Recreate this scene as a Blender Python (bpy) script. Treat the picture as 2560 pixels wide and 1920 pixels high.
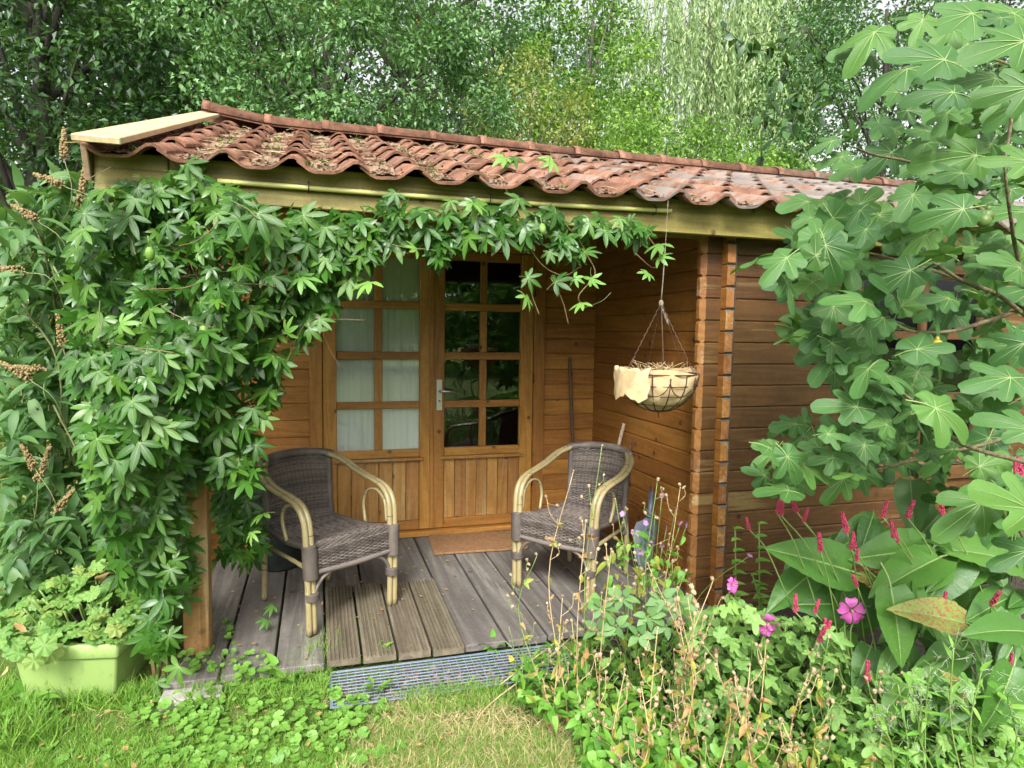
import bpy, bmesh, math, random
import numpy as np
from mathutils import Vector, Matrix
random.seed(7); rng = np.random.default_rng(11)
SC = bpy.context.scene
for o in list(bpy.data.objects): bpy.data.objects.remove(o)
COL = SC.collection
pi = math.pi; rad = math.radians

# ------------------------------------------------------------------ camera, sky, sun, exposure
CAM = np.array([-2.0398, -4.5643, 1.4467]); FPX = 1618.4
_yaw, _pit, _rol = 0.29093, -0.07759, 0.01445
_w = np.array([math.sin(_yaw)*math.cos(_pit), math.cos(_yaw)*math.cos(_pit), math.sin(_pit)])
_r = np.array([math.cos(_yaw), -math.sin(_yaw), 0.0]); _u = np.cross(_r, _w)
CR = _r*math.cos(_rol)+_u*math.sin(_rol); CU = -_r*math.sin(_rol)+_u*math.cos(_rol); CW = _w
cd = bpy.data.cameras.new('camera'); cam = bpy.data.objects.new('camera', cd); COL.objects.link(cam)
cam.matrix_world = Matrix(((CR[0], CU[0], -CW[0], CAM[0]), (CR[1], CU[1], -CW[1], CAM[1]), (CR[2], CU[2], -CW[2], CAM[2]), (0, 0, 0, 1)))
cd.sensor_width = 36; cd.lens = FPX/2560*36; cd.clip_start = 0.05; cd.clip_end = 500
SC.camera = cam
wld = bpy.data.worlds.new('World'); SC.world = wld; wld.use_nodes = True
SUN_EL, SUN_AZ = rad(42), rad(200)      # azimuth clockwise from +Y: behind the photographer, a little to the left
nt = wld.node_tree; nt.nodes.clear()
sky = nt.nodes.new('ShaderNodeTexSky'); sky.sky_type = 'NISHITA'; sky.sun_disc = False
sky.sun_elevation = SUN_EL; sky.sun_rotation = SUN_AZ; sky.dust_density = 6.0; sky.air_density = 1.0
hs = nt.nodes.new('ShaderNodeHueSaturation'); hs.inputs['Saturation'].default_value = 0.12
bg = nt.nodes.new('ShaderNodeBackground'); bg.inputs['Strength'].default_value = 0.14
wo = nt.nodes.new('ShaderNodeOutputWorld')
nt.links.new(sky.outputs[0], hs.inputs['Color']); nt.links.new(hs.outputs[0], bg.inputs['Color']); nt.links.new(bg.outputs[0], wo.inputs[0])
sd = bpy.data.lights.new('sun', 'SUN'); sd.energy = 1.5; sd.angle = rad(12); sd.color = (1.0, 0.98, 0.95)
sun = bpy.data.objects.new('sun', sd); COL.objects.link(sun)
_d = Vector((math.sin(SUN_AZ)*math.cos(SUN_EL), math.cos(SUN_AZ)*math.cos(SUN_EL), math.sin(SUN_EL)))
sun.rotation_euler = _d.to_track_quat('Z', 'Y').to_euler()
SC.view_settings.view_transform = 'Standard'; SC.view_settings.look = 'None'
SC.view_settings.gamma = 1.0; SC.view_settings.use_curve_mapping = False
SC.view_settings.exposure = 1.38
SC.cycles.use_denoising = True
SC.cycles.max_bounces = 6; SC.cycles.transparent_max_bounces = 8; SC.cycles.diffuse_bounces = 3; SC.cycles.glossy_bounces = 2; SC.cycles.transmission_bounces = 3
SC.cycles.use_adaptive_sampling = True; SC.cycles.adaptive_threshold = 0.02

# ------------------------------------------------------------------ picture point -> place (2212 x 1659 reading of the photograph)
KD = 2560/2212
def ray(x, y): return CW+CR*((x*KD-1280)/FPX)+CU*((960-y*KD)/FPX)
def at(x, y, depth): return CAM+ray(x, y)*depth
def on(x, y, axis, val):
    v = ray(x, y); return CAM+v*((val-CAM[axis])/v[axis])
def inpoly(px, py, poly):
    c = np.zeros(len(px), bool); j = len(poly)-1
    for i in range(len(poly)):
        xi, yi = poly[i]; xj, yj = poly[j]
        if yi != yj: c ^= ((yi > py) != (yj > py)) & (px < (xj-xi)*(py-yi)/(yj-yi)+xi)
        j = i
    return c
def sample_poly(poly, n):
    a = np.array(poly, float); lo, hi = a.min(0), a.max(0); out = []
    while len(out) < n:
        q = lo+rng.random((n*2, 2))*(hi-lo); out += list(q[inpoly(q[:, 0], q[:, 1], poly)])
    return np.array(out[:n])

# ------------------------------------------------------------------ object helpers
WM = {}
def _link(o, parent, M):
    COL.objects.link(o)
    if parent is not None:
        o.parent = parent; o.matrix_basis = WM[parent].inverted() @ M
    else: o.matrix_basis = M
    WM[o] = M; return o
def tag(o, label=None, cat=None, group=None, kind=None):
    for k, v in (('label', label), ('category', cat), ('group', group), ('kind', kind)):
        if v: o[k] = v
    return o
def thing(name, label, cat, loc=(0, 0, 0), group=None, rz=0.0):
    o = bpy.data.objects.new(name, None); o.empty_display_size = .1
    return tag(_link(o, None, Matrix.Translation(Vector(loc)) @ Matrix.Rotation(rz, 4, 'Z')), label, cat, group)
def part(name, parent, loc=(0, 0, 0)):
    o = bpy.data.objects.new(name, None); o.empty_display_size = .05
    return _link(o, parent, WM[parent] @ Matrix.Translation(Vector(loc)))
def inst(name, me, M, parent=None, color=None):
    o = bpy.data.objects.new(name, me)
    if color is not None: o.color = color
    return _link(o, parent, M)
I4 = Matrix.Identity(4)
def T(x, y, z): return Matrix.Translation((x, y, z))
def frame(o, ydir, nrm, s=1.0):
    Y = Vector(ydir).normalized(); X = Y.cross(Vector(nrm))
    X = X.normalized() if X.length > 1e-6 else Y.orthogonal().normalized()
    Z = X.cross(Y); o = Vector(o)
    if not isinstance(s, (tuple, list)): s = (s, s, s)
    return Matrix(((X.x*s[0], Y.x*s[1], Z.x*s[2], o.x), (X.y*s[0], Y.y*s[1], Z.y*s[2], o.y), (X.z*s[0], Y.z*s[1], Z.z*s[2], o.z), (0, 0, 0, 1)))
def beam_M(p0, p1, up=(0, 0, 1)):        # local X from p0 to p1, origin in the middle, local Z towards up
    p0, p1 = Vector(p0), Vector(p1); X = (p1-p0).normalized(); Y = Vector(up).cross(X).normalized(); Z = X.cross(Y); c = (p0+p1)/2
    return Matrix(((X.x, Y.x, Z.x, c.x), (X.y, Y.y, Z.y, c.y), (X.z, Y.z, Z.z, c.z), (0, 0, 0, 1)))

def raw_mesh(name, V, nper, loops, mats, var=None, mi=None, smooth=True):
    me = bpy.data.meshes.new(name); V = np.asarray(V, np.float32)
    me.vertices.add(len(V)); me.vertices.foreach_set('co', V.ravel())
    nper = np.asarray(nper, np.int32); loops = np.asarray(loops, np.int32)
    me.loops.add(len(loops)); me.loops.foreach_set('vertex_index', loops)
    me.polygons.add(len(nper)); me.polygons.foreach_set('loop_start', np.concatenate(([0], np.cumsum(nper)[:-1])).astype(np.int32))
    me.polygons.foreach_set('use_smooth', np.full(len(nper), smooth, bool))
    for m in (mats if isinstance(mats, (list, tuple)) else [mats]): me.materials.append(m)
    if mi is not None: me.polygons.foreach_set('material_index', np.asarray(mi, np.int32))
    if var is not None:
        a = me.attributes.new('var', 'FLOAT', 'POINT'); a.data.foreach_set('value', np.asarray(var, np.float32))
    me.update(calc_edges=True)
    return me
class MB:
    def __init__(s): s.v = []; s.f = []; s.var = []; s.mi = []
    def add(s, v, f, var=0.0, mi=0):
        b = len(s.v); s.v += [tuple(p) for p in v]; s.f += [tuple(i+b for i in q) for q in f]
        s.var += list(var) if hasattr(var, '__len__') else [var]*len(v); s.mi += [mi]*len(f); return s
    def tube(s, pts, r, sides=6, var=0.0, mi=0, cap=True, closed=False):
        P = [Vector(p) for p in pts]; n = len(P); rr = r if hasattr(r, '__len__') else [r]*n
        v = []; f = []; prev = None
        for i in range(n):
            t = (P[(i+1) % n]-P[i-1]) if closed else (P[min(i+1, n-1)]-P[max(i-1, 0)])
            t = t.normalized() if t.length > 1e-9 else Vector((0, 0, 1))
            if prev is None: a = t.orthogonal().normalized()
            else:
                a = prev-t*prev.dot(t); a = a.normalized() if a.length > 1e-6 else t.orthogonal().normalized()
            prev = a; b = t.cross(a)
            for k in range(sides):
                th = 2*pi*k/sides; v.append(P[i]+(a*math.cos(th)+b*math.sin(th))*rr[i])
        m = n if closed else n-1
        for i in range(m):
            j = (i+1) % n
            for k in range(sides): f.append((i*sides+k, i*sides+(k+1) % sides, j*sides+(k+1) % sides, j*sides+k))
        if cap and not closed: f.append(tuple(range(sides))[::-1]); f.append(tuple((n-1)*sides+k for k in range(sides)))
        return s.add(v, f, var, mi)
    def box(s, c, h, var=0.0, mi=0, R=None):
        v = []
        for i in (-1, 1):
            for j in (-1, 1):
                for k in (-1, 1):
                    p = Vector((i*h[0], j*h[1], k*h[2])); p = (R @ p) if R is not None else p; v.append(Vector(c)+p)
        return s.add(v, [(0, 1, 3, 2), (4, 6, 7, 5), (0, 4, 5, 1), (2, 3, 7, 6), (0, 2, 6, 4), (1, 5, 7, 3)], var, mi)
    def lathe(s, prof, n=24, var=0.0, mi=0, c=(0, 0, 0)):
        v = []; f = []
        for (r, z) in prof:
            for k in range(n): th = 2*pi*k/n; v.append((c[0]+r*math.cos(th), c[1]+r*math.sin(th), c[2]+z))
        for i in range(len(prof)-1):
            for k in range(n): f.append((i*n+k, i*n+(k+1) % n, (i+1)*n+(k+1) % n, (i+1)*n+k))
        return s.add(v, f, var, mi)
    def blob(s, c, r, n=8, m=5, var=0.0, mi=0, R=None):
        v = []; f = []
        r = r if hasattr(r, '__len__') else (r, r, r)
        for i in range(m+1):
            ph = pi*i/m
            for k in range(n):
                th = 2*pi*k/n; p = Vector((r[0]*math.sin(ph)*math.cos(th), r[1]*math.sin(ph)*math.sin(th), r[2]*math.cos(ph)))
                v.append(Vector(c)+((R @ p) if R is not None else p))
        for i in range(m):
            for k in range(n): f.append((i*n+k, (i+1)*n+k, (i+1)*n+(k+1) % n, i*n+(k+1) % n))
        return s.add(v, f, var, mi)
    def mesh(s, name, mats, smooth=True):
        lp = [i for q in s.f for i in q]
        return raw_mesh(name, s.v, [len(q) for q in s.f], lp, mats, s.var, s.mi, smooth)
    def build(s, name, mats, parent=None, smooth=True, M=None): return inst(name, s.mesh(name, mats, smooth), I4 if M is None else M, parent)
_bc = {}
def bev_box(l, w, h, b, mat, seg=1):
    key = (round(l, 4), round(w, 4), round(h, 4), b, mat.name)
    if key in _bc: return _bc[key]
    bm = bmesh.new(); bmesh.ops.create_cube(bm, size=1.0)
    for v in bm.verts: v.co.x *= l; v.co.y *= w; v.co.z *= h
    if b: bmesh.ops.bevel(bm, geom=list(bm.edges), offset=b, segments=seg, affect='EDGES', profile=.5)
    me = bpy.data.meshes.new('piece'); bm.to_mesh(me); bm.free(); me.materials.append(mat); _bc[key] = me
    return me
def bar(name, p0, p1, w, h, mat, parent, b=.003, up=(0, 0, 1)):   # squared timber from p0 to p1; h along up, w across
    L = (Vector(p1)-Vector(p0)).length
    return inst(name, bev_box(L, w, h, b, mat), beam_M(p0, p1, up), parent)

def nrmz(a): return a/np.maximum(np.linalg.norm(a, axis=-1, keepdims=True), 1e-9)
def scatter_mesh(name, tv, tf, pos, ydir, nrm, size, var, mats, mi=None, smooth=True):
    tv = np.asarray(tv, float); Y = nrmz(ydir); X = nrmz(np.cross(Y, nrm)); Z = np.cross(X, Y)
    size = np.broadcast_to(np.asarray(size, float).reshape(-1, 1, 1), (len(pos), 1, 1))
    V = pos[:, None, :]+size*(tv[None, :, 0:1]*X[:, None]+tv[None, :, 1:2]*Y[:, None]+tv[None, :, 2:3]*Z[:, None])
    n = len(tv); fl = np.array([i for q in tf for i in q]); npf = np.array([len(q) for q in tf])
    loops = (fl[None, :]+(np.arange(len(pos))*n)[:, None]).ravel()
    return raw_mesh(name, V.reshape(-1, 3), np.tile(npf, len(pos)), loops, mats, np.repeat(var, n), None if mi is None else np.tile(mi, len(pos)), smooth)
def rdir(n):
    return nrmz(rng.normal(size=(n, 3)))

# ------------------------------------------------------------------ materials (all procedural)
def N(nt, t, inp=None, **props):
    n = nt.nodes.new('ShaderNode'+t)
    for k, v in props.items(): setattr(n, k, v)
    for k, v in (inp or {}).items():
        s = n.inputs[k]
        if isinstance(v, bpy.types.NodeSocket): nt.links.new(v, s)
        else: s.default_value = v
    return n
def c4(c): return (c[0]*.9, c[1]*.9, c[2]*.9, 1.0)      # one overall reflectance level for every surface
def mixc(nt, f, a, b, blend='MIX'):
    m = N(nt, 'Mix', data_type='RGBA', blend_type=blend)
    for i, v in ((0, f), (6, a), (7, b)):
        if isinstance(v, bpy.types.NodeSocket): nt.links.new(v, m.inputs[i])
        else: m.inputs[i].default_value = v if i == 0 else c4(v)
    return m.outputs[2]
def mth(nt, op, a, b=0.0, c=0.0, clamp=False):
    return N(nt, 'Math', {0: a, 1: b, 2: c}, operation=op, use_clamp=clamp).outputs[0]
def mul(nt, v, s): return N(nt, 'VectorMath', {0: v, 1: s}, operation='MULTIPLY').outputs[0]
def noise(nt, v, scale, detail=3.0, rough=.55, dist=0.0):
    return N(nt, 'TexNoise', {'Vector': v, 'Scale': scale, 'Detail': detail, 'Roughness': rough, 'Distortion': dist}).outputs['Fac']
def step(nt, v, lo, hi): return N(nt, 'MapRange', {0: v, 1: lo, 2: hi, 3: 0.0, 4: 1.0}, interpolation_type='SMOOTHSTEP').outputs[0]
def newmat(name):
    m = bpy.data.materials.new(name); m.use_nodes = True; m.node_tree.nodes.clear(); return m, m.node_tree
def finish(nt, shader):
    o = nt.nodes.new('ShaderNodeOutputMaterial'); nt.links.new(shader, o.inputs[0])
def princ(nt, col, rough=.5, bump=None, bstr=.3, bdist=.002, metal=0.0, spec=.5, **extra):
    p = N(nt, 'BsdfPrincipled')
    for k, v in (('Base Color', col if isinstance(col, bpy.types.NodeSocket) else c4(col)), ('Roughness', rough), ('Metallic', metal), ('Specular IOR Level', spec)):
        if isinstance(v, bpy.types.NodeSocket): nt.links.new(v, p.inputs[k])
        else: p.inputs[k].default_value = v
    if bump is not None:
        b = N(nt, 'Bump', {'Strength': bstr, 'Distance': bdist, 'Height': bump}); nt.links.new(b.outputs[0], p.inputs['Normal'])
    return p.outputs[0]
def obj_coord(nt):
    tc = N(nt, 'TexCoord').outputs['Object']; r = N(nt, 'ObjectInfo').outputs['Random']
    off = N(nt, 'CombineXYZ', {0: mth(nt, 'MULTIPLY', r, 37.0), 1: mth(nt, 'MULTIPLY', r, 11.3), 2: mth(nt, 'MULTIPLY', r, 5.7)}).outputs[0]
    return N(nt, 'VectorMath', {0: tc, 1: off}, operation='ADD').outputs[0], r

def wood(name, dark, light, knotc, rough=.5, weather=None, wamt=.5, knots=.5, bstr=.35, ring=34.0, val=.35, spec=.4, wlow=.52):
    m, nt = newmat(name); co, r = obj_coord(nt)
    n1 = noise(nt, mul(nt, co, (.55, 7, 7)), 1.0, 2.0, .5, .5)
    rings = mth(nt, 'MULTIPLY_ADD', mth(nt, 'SINE', mth(nt, 'MULTIPLY', n1, ring*1.6)), .5, .5)
    fine = noise(nt, mul(nt, co, (3, 120, 120)), 1.0, 3.0, .6)
    big = noise(nt, mul(nt, co, (1.2, 4, 4)), 1.0, 2.0)
    f = mth(nt, 'MULTIPLY_ADD', rings, .38, mth(nt, 'MULTIPLY_ADD', fine, .6, mth(nt, 'MULTIPLY_ADD', big, .55, -.32)), clamp=True)
    col = mixc(nt, f, dark, light)
    sep = N(nt, 'SeparateXYZ', {0: co})
    v2 = N(nt, 'CombineXYZ', {0: sep.outputs[0], 1: mth(nt, 'ADD', sep.outputs[1], sep.outputs[2])}).outputs[0]
    vo = N(nt, 'TexVoronoi', {'Vector': v2, 'Scale': 4.3}, voronoi_dimensions='2D')
    dd = mth(nt, 'MULTIPLY_ADD', noise(nt, co, 60.0, 2.0), .06, vo.outputs['Distance'])
    k = mth(nt, 'MULTIPLY', mth(nt, 'SUBTRACT', 1.0, step(nt, dd, .055, .12)), step(nt, N(nt, 'SeparateColor', {0: vo.outputs['Color']}).outputs[0], 1-knots, 1-knots+.05))
    col = mixc(nt, mth(nt, 'MULTIPLY', k, .85), col, knotc)
    if weather is not None:
        wn = noise(nt, mul(nt, co, (1.6, 26, 26)), 1.0, 4.0, .6)
        w2 = noise(nt, mul(nt, co, (1.1, 3, 3)), 1.0, 2.0)
        w = mth(nt, 'MULTIPLY', step(nt, wn, wlow, wlow+.12), step(nt, w2, .42, .62))
        col = mixc(nt, mth(nt, 'MULTIPLY', w, wamt), col, weather)
    sp = mth(nt, 'MULTIPLY_ADD', noise(nt, co, 26.0, 5.0, .7), .5, mth(nt, 'MULTIPLY', noise(nt, co, 160.0, 3.0, .6), .5))
    col = mixc(nt, .45, col, mixc(nt, step(nt, sp, .36, .64), (.3, .3, .3), (.68, .68, .68)), 'OVERLAY')
    hsv = N(nt, 'HueSaturation', {'Value': mth(nt, 'MULTIPLY_ADD', r, val, 1-val*.5), 'Color': col, 'Hue': mth(nt, 'MULTIPLY_ADD', r, .012, .494)})
    rg = mth(nt, 'MULTIPLY_ADD', fine, .25, rough-.12)
    finish(nt, princ(nt, hsv.outputs[0], rg, mth(nt, 'ADD', fine, mth(nt, 'MULTIPLY', k, -.4)), bstr, .0015, spec=spec)); return m
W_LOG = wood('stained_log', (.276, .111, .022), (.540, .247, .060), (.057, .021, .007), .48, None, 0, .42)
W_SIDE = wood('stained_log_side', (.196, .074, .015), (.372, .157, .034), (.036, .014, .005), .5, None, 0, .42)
W_WING = wood('weathered_log', (.065, .027, .007), (.136, .063, .016), (.013, .007, .003), .58, (.232, .164, .064), .6, .3, .5)
W_END = wood('weathered_log_end', (.197, .080, .021), (.385, .168, .047), (.041, .016, .008), .55, (.451, .336, .203), .6, .3, .4)
W_CUT = wood('grey_end_grain', (.07, .05, .035), (.17, .13, .095), (.04, .03, .02), .75, (.32, .27, .21), .5, .1, .6)
W_DOOR = wood('stained_door', (.287, .119, .023), (.540, .264, .063), (.057, .024, .008), .42, None, 0, .3)
W_PANEL = wood('worn_door_panel', (.275, .122, .028), (.550, .287, .083), (.077, .037, .013), .55, (.462, .366, .187), .6, .45)
W_FASC = wood('green_treated_timber', (.098, .080, .014), (.357, .296, .080), (.076, .036, .012), .6, None, 0, .5, .35, 30.0, .06)
W_NEW = wood('fresh_pine', (.401, .288, .152), (.551, .438, .274), (.259, .138, .061), .55, None, 0, .15, .2)
W_POST = wood('flaking_post', (.253, .118, .037), (.481, .265, .101), (.089, .039, .019), .6, (.632, .503, .304), .9, .25, .5, wlow=.46)
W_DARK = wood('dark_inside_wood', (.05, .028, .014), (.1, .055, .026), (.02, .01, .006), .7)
W_DECK = wood('grey_deck_plank', (.090, .079, .070), (.224, .203, .176), (.054, .046, .040), .78, (.314, .289, .247), .55, .18, .6, 20.0, .3, .25)
W_GROOVE = wood('grooved_deck_board', (.106, .085, .057), (.238, .200, .135), (.053, .044, .029), .8, (.334, .296, .213), .5, .1, .6, 20.0, .2, .25)
W_POLE = wood('dark_handle', (.06, .035, .025), (.15, .085, .055), (.03, .02, .015), .5, None, 0, .1)
W_BARGE = wood('old_barge_board', (.2, .13, .075), (.34, .24, .14), (.1, .06, .03), .7)

def leafmat(name, cols, rough=.42, transl=.3, tcol=None, spec=.45, bscale=40.0, blot=None):
    m, nt = newmat(name)
    a = N(nt, 'Attribute', attribute_name='var').outputs['Fac']; oi = N(nt, 'ObjectInfo')
    geo = N(nt, 'TexCoord').outputs['Object']
    x = mth(nt, 'FRACT', mth(nt, 'ADD', a, oi.outputs['Random']))
    rp = N(nt, 'ValToRGB', {0: x}); el = rp.color_ramp.elements
    while len(el) < len(cols): el.new(.5)
    for i, c in enumerate(cols): el[i].position = i/(len(cols)-1); el[i].color = c4(c)
    n = noise(nt, geo, bscale, 3.0, .6)
    col = mixc(nt, .5, rp.outputs[0], mixc(nt, n, (.35, .35, .35), (.75, .75, .75)), 'OVERLAY')
    if blot is not None:
        bn = noise(nt, geo, blot[1], 3.0, .6); col = mixc(nt, step(nt, bn, blot[2], blot[2]+.08), col, blot[0])
    p = princ(nt, col, rough, n, .35, .003, spec=spec)
    t = N(nt, 'BsdfTranslucent', {'Color': mixc(nt, .5, col, tcol or (.25, .5, .06))})
    mx = N(nt, 'MixShader', {0: transl, 1: p, 2: t.outputs[0]}); finish(nt, mx.outputs[0]); return m
L_VINE = leafmat('passion_leaf', [(.022, .076, .009), (.035, .117, .014), (.055, .151, .020), (.026, .091, .010), (.092, .202, .025), (.040, .121, .016)], .32, .24, spec=.36, blot=((.218, .202, .028), 22.0, .7))
L_VINEY = leafmat('passion_young_leaf', [(.13, .3, .05), (.2, .38, .07), (.1, .24, .045)], .4, .3)
L_FIG = leafmat('fig_leaf', [(.035, .101, .026), (.055, .139, .037), (.078, .181, .044), (.043, .118, .030), (.101, .218, .041)], .5, .22, spec=.25, bscale=25, blot=((.187, .176, .044), 26.0, .69))
M_VEIN = leafmat('pale_vein', [(.210, .315, .098), (.238, .338, .112)], .5, .1)
L_BUDD = leafmat('butterfly_bush_leaf', [(.040, .111, .027), (.063, .157, .036), (.091, .195, .054), (.134, .242, .072)], .5, .25)
L_GER = leafmat('geranium_leaf', [(.11, .25, .045), (.16, .32, .06), (.21, .37, .08), (.13, .28, .05), (.28, .36, .08)], .5, .3)
L_PERS = leafmat('knotweed_leaf', [(.043, .130, .020), (.061, .168, .027), (.076, .191, .030), (.099, .222, .038)], .4, .28, bscale=34, blot=((.199, .153, .034), 17.0, .68))
L_PERSR = leafmat('reddening_leaf', [(.2, .28, .055), (.25, .31, .06)], .5, .25, blot=((.3, .075, .05), 30.0, .5))
L_MALL = leafmat('mallow_leaf', [(.139, .287, .071), (.195, .365, .088), (.251, .431, .106), (.167, .326, .076), (.279, .470, .097)], .55, .25)
L_WEED = leafmat('weed_leaf', [(.092, .266, .030), (.145, .356, .043), (.198, .406, .055), (.112, .305, .037), (.251, .444, .073)], .45, .32)
L_IVY = leafmat('ground_ivy_leaf', [(.12, .28, .04), (.17, .36, .055), (.22, .42, .07), (.14, .3, .045)], .5, .32)
L_SAP = leafmat('blue_green_leaf', [(.122, .251, .082), (.168, .312, .100), (.141, .277, .082)], .5, .25)
L_DEAD = leafmat('dead_leaf', [(.42, .22, .08), (.5, .32, .13), (.35, .2, .08), (.5, .4, .14)], .7, .2, (.5, .3, .1))
L_YEL = leafmat('yellowing_leaf', [(.3, .4, .06), (.45, .42, .07), (.2, .34, .05)], .5, .3, blot=((.45, .25, .06), 18.0, .56))
L_GRASS = leafmat('grass_blade', [(.134, .317, .037), (.195, .390, .049), (.268, .439, .073), (.159, .342, .043), (.342, .451, .098)], .5, .35)
L_HAY = leafmat('dry_grass', [(.525, .420, .210), (.630, .504, .273), (.441, .378, .168), (.378, .420, .126)], .7, .2, (.525, .420, .210))
STEM_G = leafmat('green_stem', [(.16, .26, .06), (.22, .32, .09)], .5, .1)
STEM_R = leafmat('red_stem', [(.16, .06, .045), (.2, .12, .06), (.14, .17, .05)], .5, .1, (.3, .2, .1))
STEM_D = leafmat('dry_stem', [(.5, .36, .18), (.58, .44, .24), (.4, .28, .13)], .7, .1, (.5, .35, .2))
SEED = leafmat('seed_head', [(.45, .34, .2), (.3, .19, .1), (.55, .44, .27), (.36, .24, .13)], .7, .15, (.5, .4, .25))
FL_CRIM = leafmat('crimson_flower', [(.468, .033, .099), (.552, .066, .143), (.408, .028, .077)], .6, .2, (.510, .055, .110))
FL_PINK = leafmat('pink_petal', [(.62, .1, .42), (.7, .16, .5)], .5, .35, (.7, .1, .5), bscale=60)
FL_LIL = leafmat('lilac_petal', [(.55, .25, .6), (.62, .33, .66)], .5, .35, (.6, .3, .6))
FL_BROWN = leafmat('spent_flower', [(.225, .153, .063), (.300, .230, .099), (.180, .119, .045)], .8, .1, (.225, .170, .090))
FIGS = leafmat('fig_skin', [(.08, .14, .03), (.1, .16, .035)], .45, 0.02)
FIGY = leafmat('ripe_fig_skin', [(.420, .302, .027), (.434, .324, .036)], .45, 0.02)
def treeleaf(name, a, b, c, tr=.24): return leafmat(name, [tuple(x*.6 for x in a), a, b, c, tuple(x*1.3 for x in c)], .42, tr, bscale=8.0)
BG_DARK = treeleaf('dark_tree_leaf', (.022, .062, .018), (.037, .099, .025), (.062, .142, .037))
BG_MID = treeleaf('mid_tree_leaf', (.054, .135, .041), (.095, .209, .061), (.135, .270, .081))
BG_YEL = treeleaf('bright_tree_leaf', (.111, .240, .033), (.176, .333, .047), (.250, .407, .065), .4)
BG_WIL = treeleaf('willow_leaf', (.224, .341, .118), (.330, .447, .188), (.435, .552, .258), .4)
BG_OCH = treeleaf('ochre_tree_leaf', (.16, .22, .04), (.25, .29, .06), (.34, .33, .08), .35)
BERRY = leafmat('orange_berry', [(.4, .14, .04), (.3, .08, .03)], .4, .02)

def simple(name, col, rough=.5, bscale=0, bstr=.2, metal=0.0, var=.0, spec=.5, c2=None, nscale=30.0, bdist=.002):
    m, nt = newmat(name); co, r = obj_coord(nt); n = noise(nt, co, nscale, 4.0, .6)
    c = mixc(nt, step(nt, n, .35, .65), col, c2) if c2 is not None else (mixc(nt, n, tuple(x*(1-var) for x in col), tuple(x*(1+var) for x in col)) if var else col)
    b = noise(nt, co, bscale, 4.0, .6) if bscale else None
    finish(nt, princ(nt, c, rough, b, bstr, bdist, metal, spec)); return m
def bark(name, a, b, sc=(9, 9, 2.5)):
    m, nt = newmat(name); co = N(nt, 'TexCoord').outputs['Object']; n = noise(nt, mul(nt, co, sc), 1.0, 5.0, .65)
    finish(nt, princ(nt, mixc(nt, step(nt, n, .35, .65), a, b), .85, n, .7, .02)); return m
BARK = bark('bark', (.018, .016, .011), (.055, .048, .034)); BARK_G = bark('grey_bark', (.080, .075, .060), (.200, .190, .150))
BARK_F = bark('fig_bark', (.1, .075, .04), (.2, .16, .08), (60, 60, 60))
def tilemat():
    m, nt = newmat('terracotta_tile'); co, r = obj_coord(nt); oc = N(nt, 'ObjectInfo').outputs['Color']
    lich_sheen = N(nt, 'SeparateColor', {0: oc}).outputs[0]  # grey amount per tile: lichen plus painted sky sheen
    n1 = noise(nt, co, 7.0, 4.0, .6); n2 = noise(nt, co, 30.0, 4.0, .65); n3 = noise(nt, co, 130.0, 3.0, .6)
    col = mixc(nt, step(nt, n1, .32, .68), (.165, .08, .05), (.31, .155, .1))
    col = mixc(nt, mth(nt, 'MULTIPLY', step(nt, n2, .46, .7), .75), col, (.1, .06, .045))
    th = mth(nt, 'SUBTRACT', .76, mth(nt, 'MULTIPLY', lich_sheen, .44))
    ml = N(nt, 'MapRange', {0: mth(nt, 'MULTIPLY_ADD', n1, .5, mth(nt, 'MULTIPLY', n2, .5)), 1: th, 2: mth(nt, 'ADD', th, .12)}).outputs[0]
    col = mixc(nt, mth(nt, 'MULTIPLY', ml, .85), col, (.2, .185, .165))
    col = mixc(nt, mth(nt, 'MULTIPLY', step(nt, n3, .62, .72), .5), col, (.4, .36, .3))
    hsv = N(nt, 'HueSaturation', {'Value': mth(nt, 'MULTIPLY_ADD', r, .4, .8), 'Color': col})
    finish(nt, princ(nt, hsv.outputs[0], .85, mth(nt, 'ADD', n2, n3), .7, .004, spec=.12)); return m
M_TILE = tilemat()
def canemat():
    m, nt = newmat('bamboo_cane_skin'); co = N(nt, 'TexCoord').outputs['Object']
    n = noise(nt, mul(nt, co, (70, 70, 9)), 1.0, 3.0, .6); n2 = noise(nt, co, 7.0, 3.0)
    col = mixc(nt, n2, (.25, .2, .09), (.4, .33, .17))
    col = mixc(nt, mth(nt, 'MULTIPLY', step(nt, n, .62, .72), .7), col, (.12, .08, .035))
    finish(nt, princ(nt, col, .38, n, .15, .001)); return m
M_CANE = canemat()
M_NODE = simple('cane_node', (.05, .035, .02), .6)
def wickermat():
    m, nt = newmat('wicker'); co = N(nt, 'TexCoord').outputs['Object']; a = N(nt, 'Attribute', attribute_name='var').outputs['Fac']
    n = noise(nt, co, 35.0, 3.0); n2 = noise(nt, co, 9.0, 3.0)
    col = mixc(nt, mth(nt, 'FRACT', a), (.06, .046, .04), (.2, .165, .14))
    col = mixc(nt, mth(nt, 'MULTIPLY', step(nt, n2, .45, .7), .4), col, (.24, .2, .17))
    finish(nt, princ(nt, col, .5, n, .2, .001)); return m
M_WICK = wickermat()
M_BIN = simple('dull_zinc', (.035, .045, .042), .42, 12, .1, .55, spec=.5, c2=(.075, .088, .085), nscale=9)
M_COIR = simple('coir', (.246, .121, .046), .95, 180, .9, c2=(.332, .185, .084), nscale=40, bdist=.006)
M_JUTE = simple('burlap', (.504, .345, .175), .9, 240, .6, c2=(.672, .491, .275), nscale=14)
M_RUST = simple('rusty_wire', (.06, .032, .022), .7, 60, .3, .3, c2=(.13, .06, .035), nscale=50)
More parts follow.
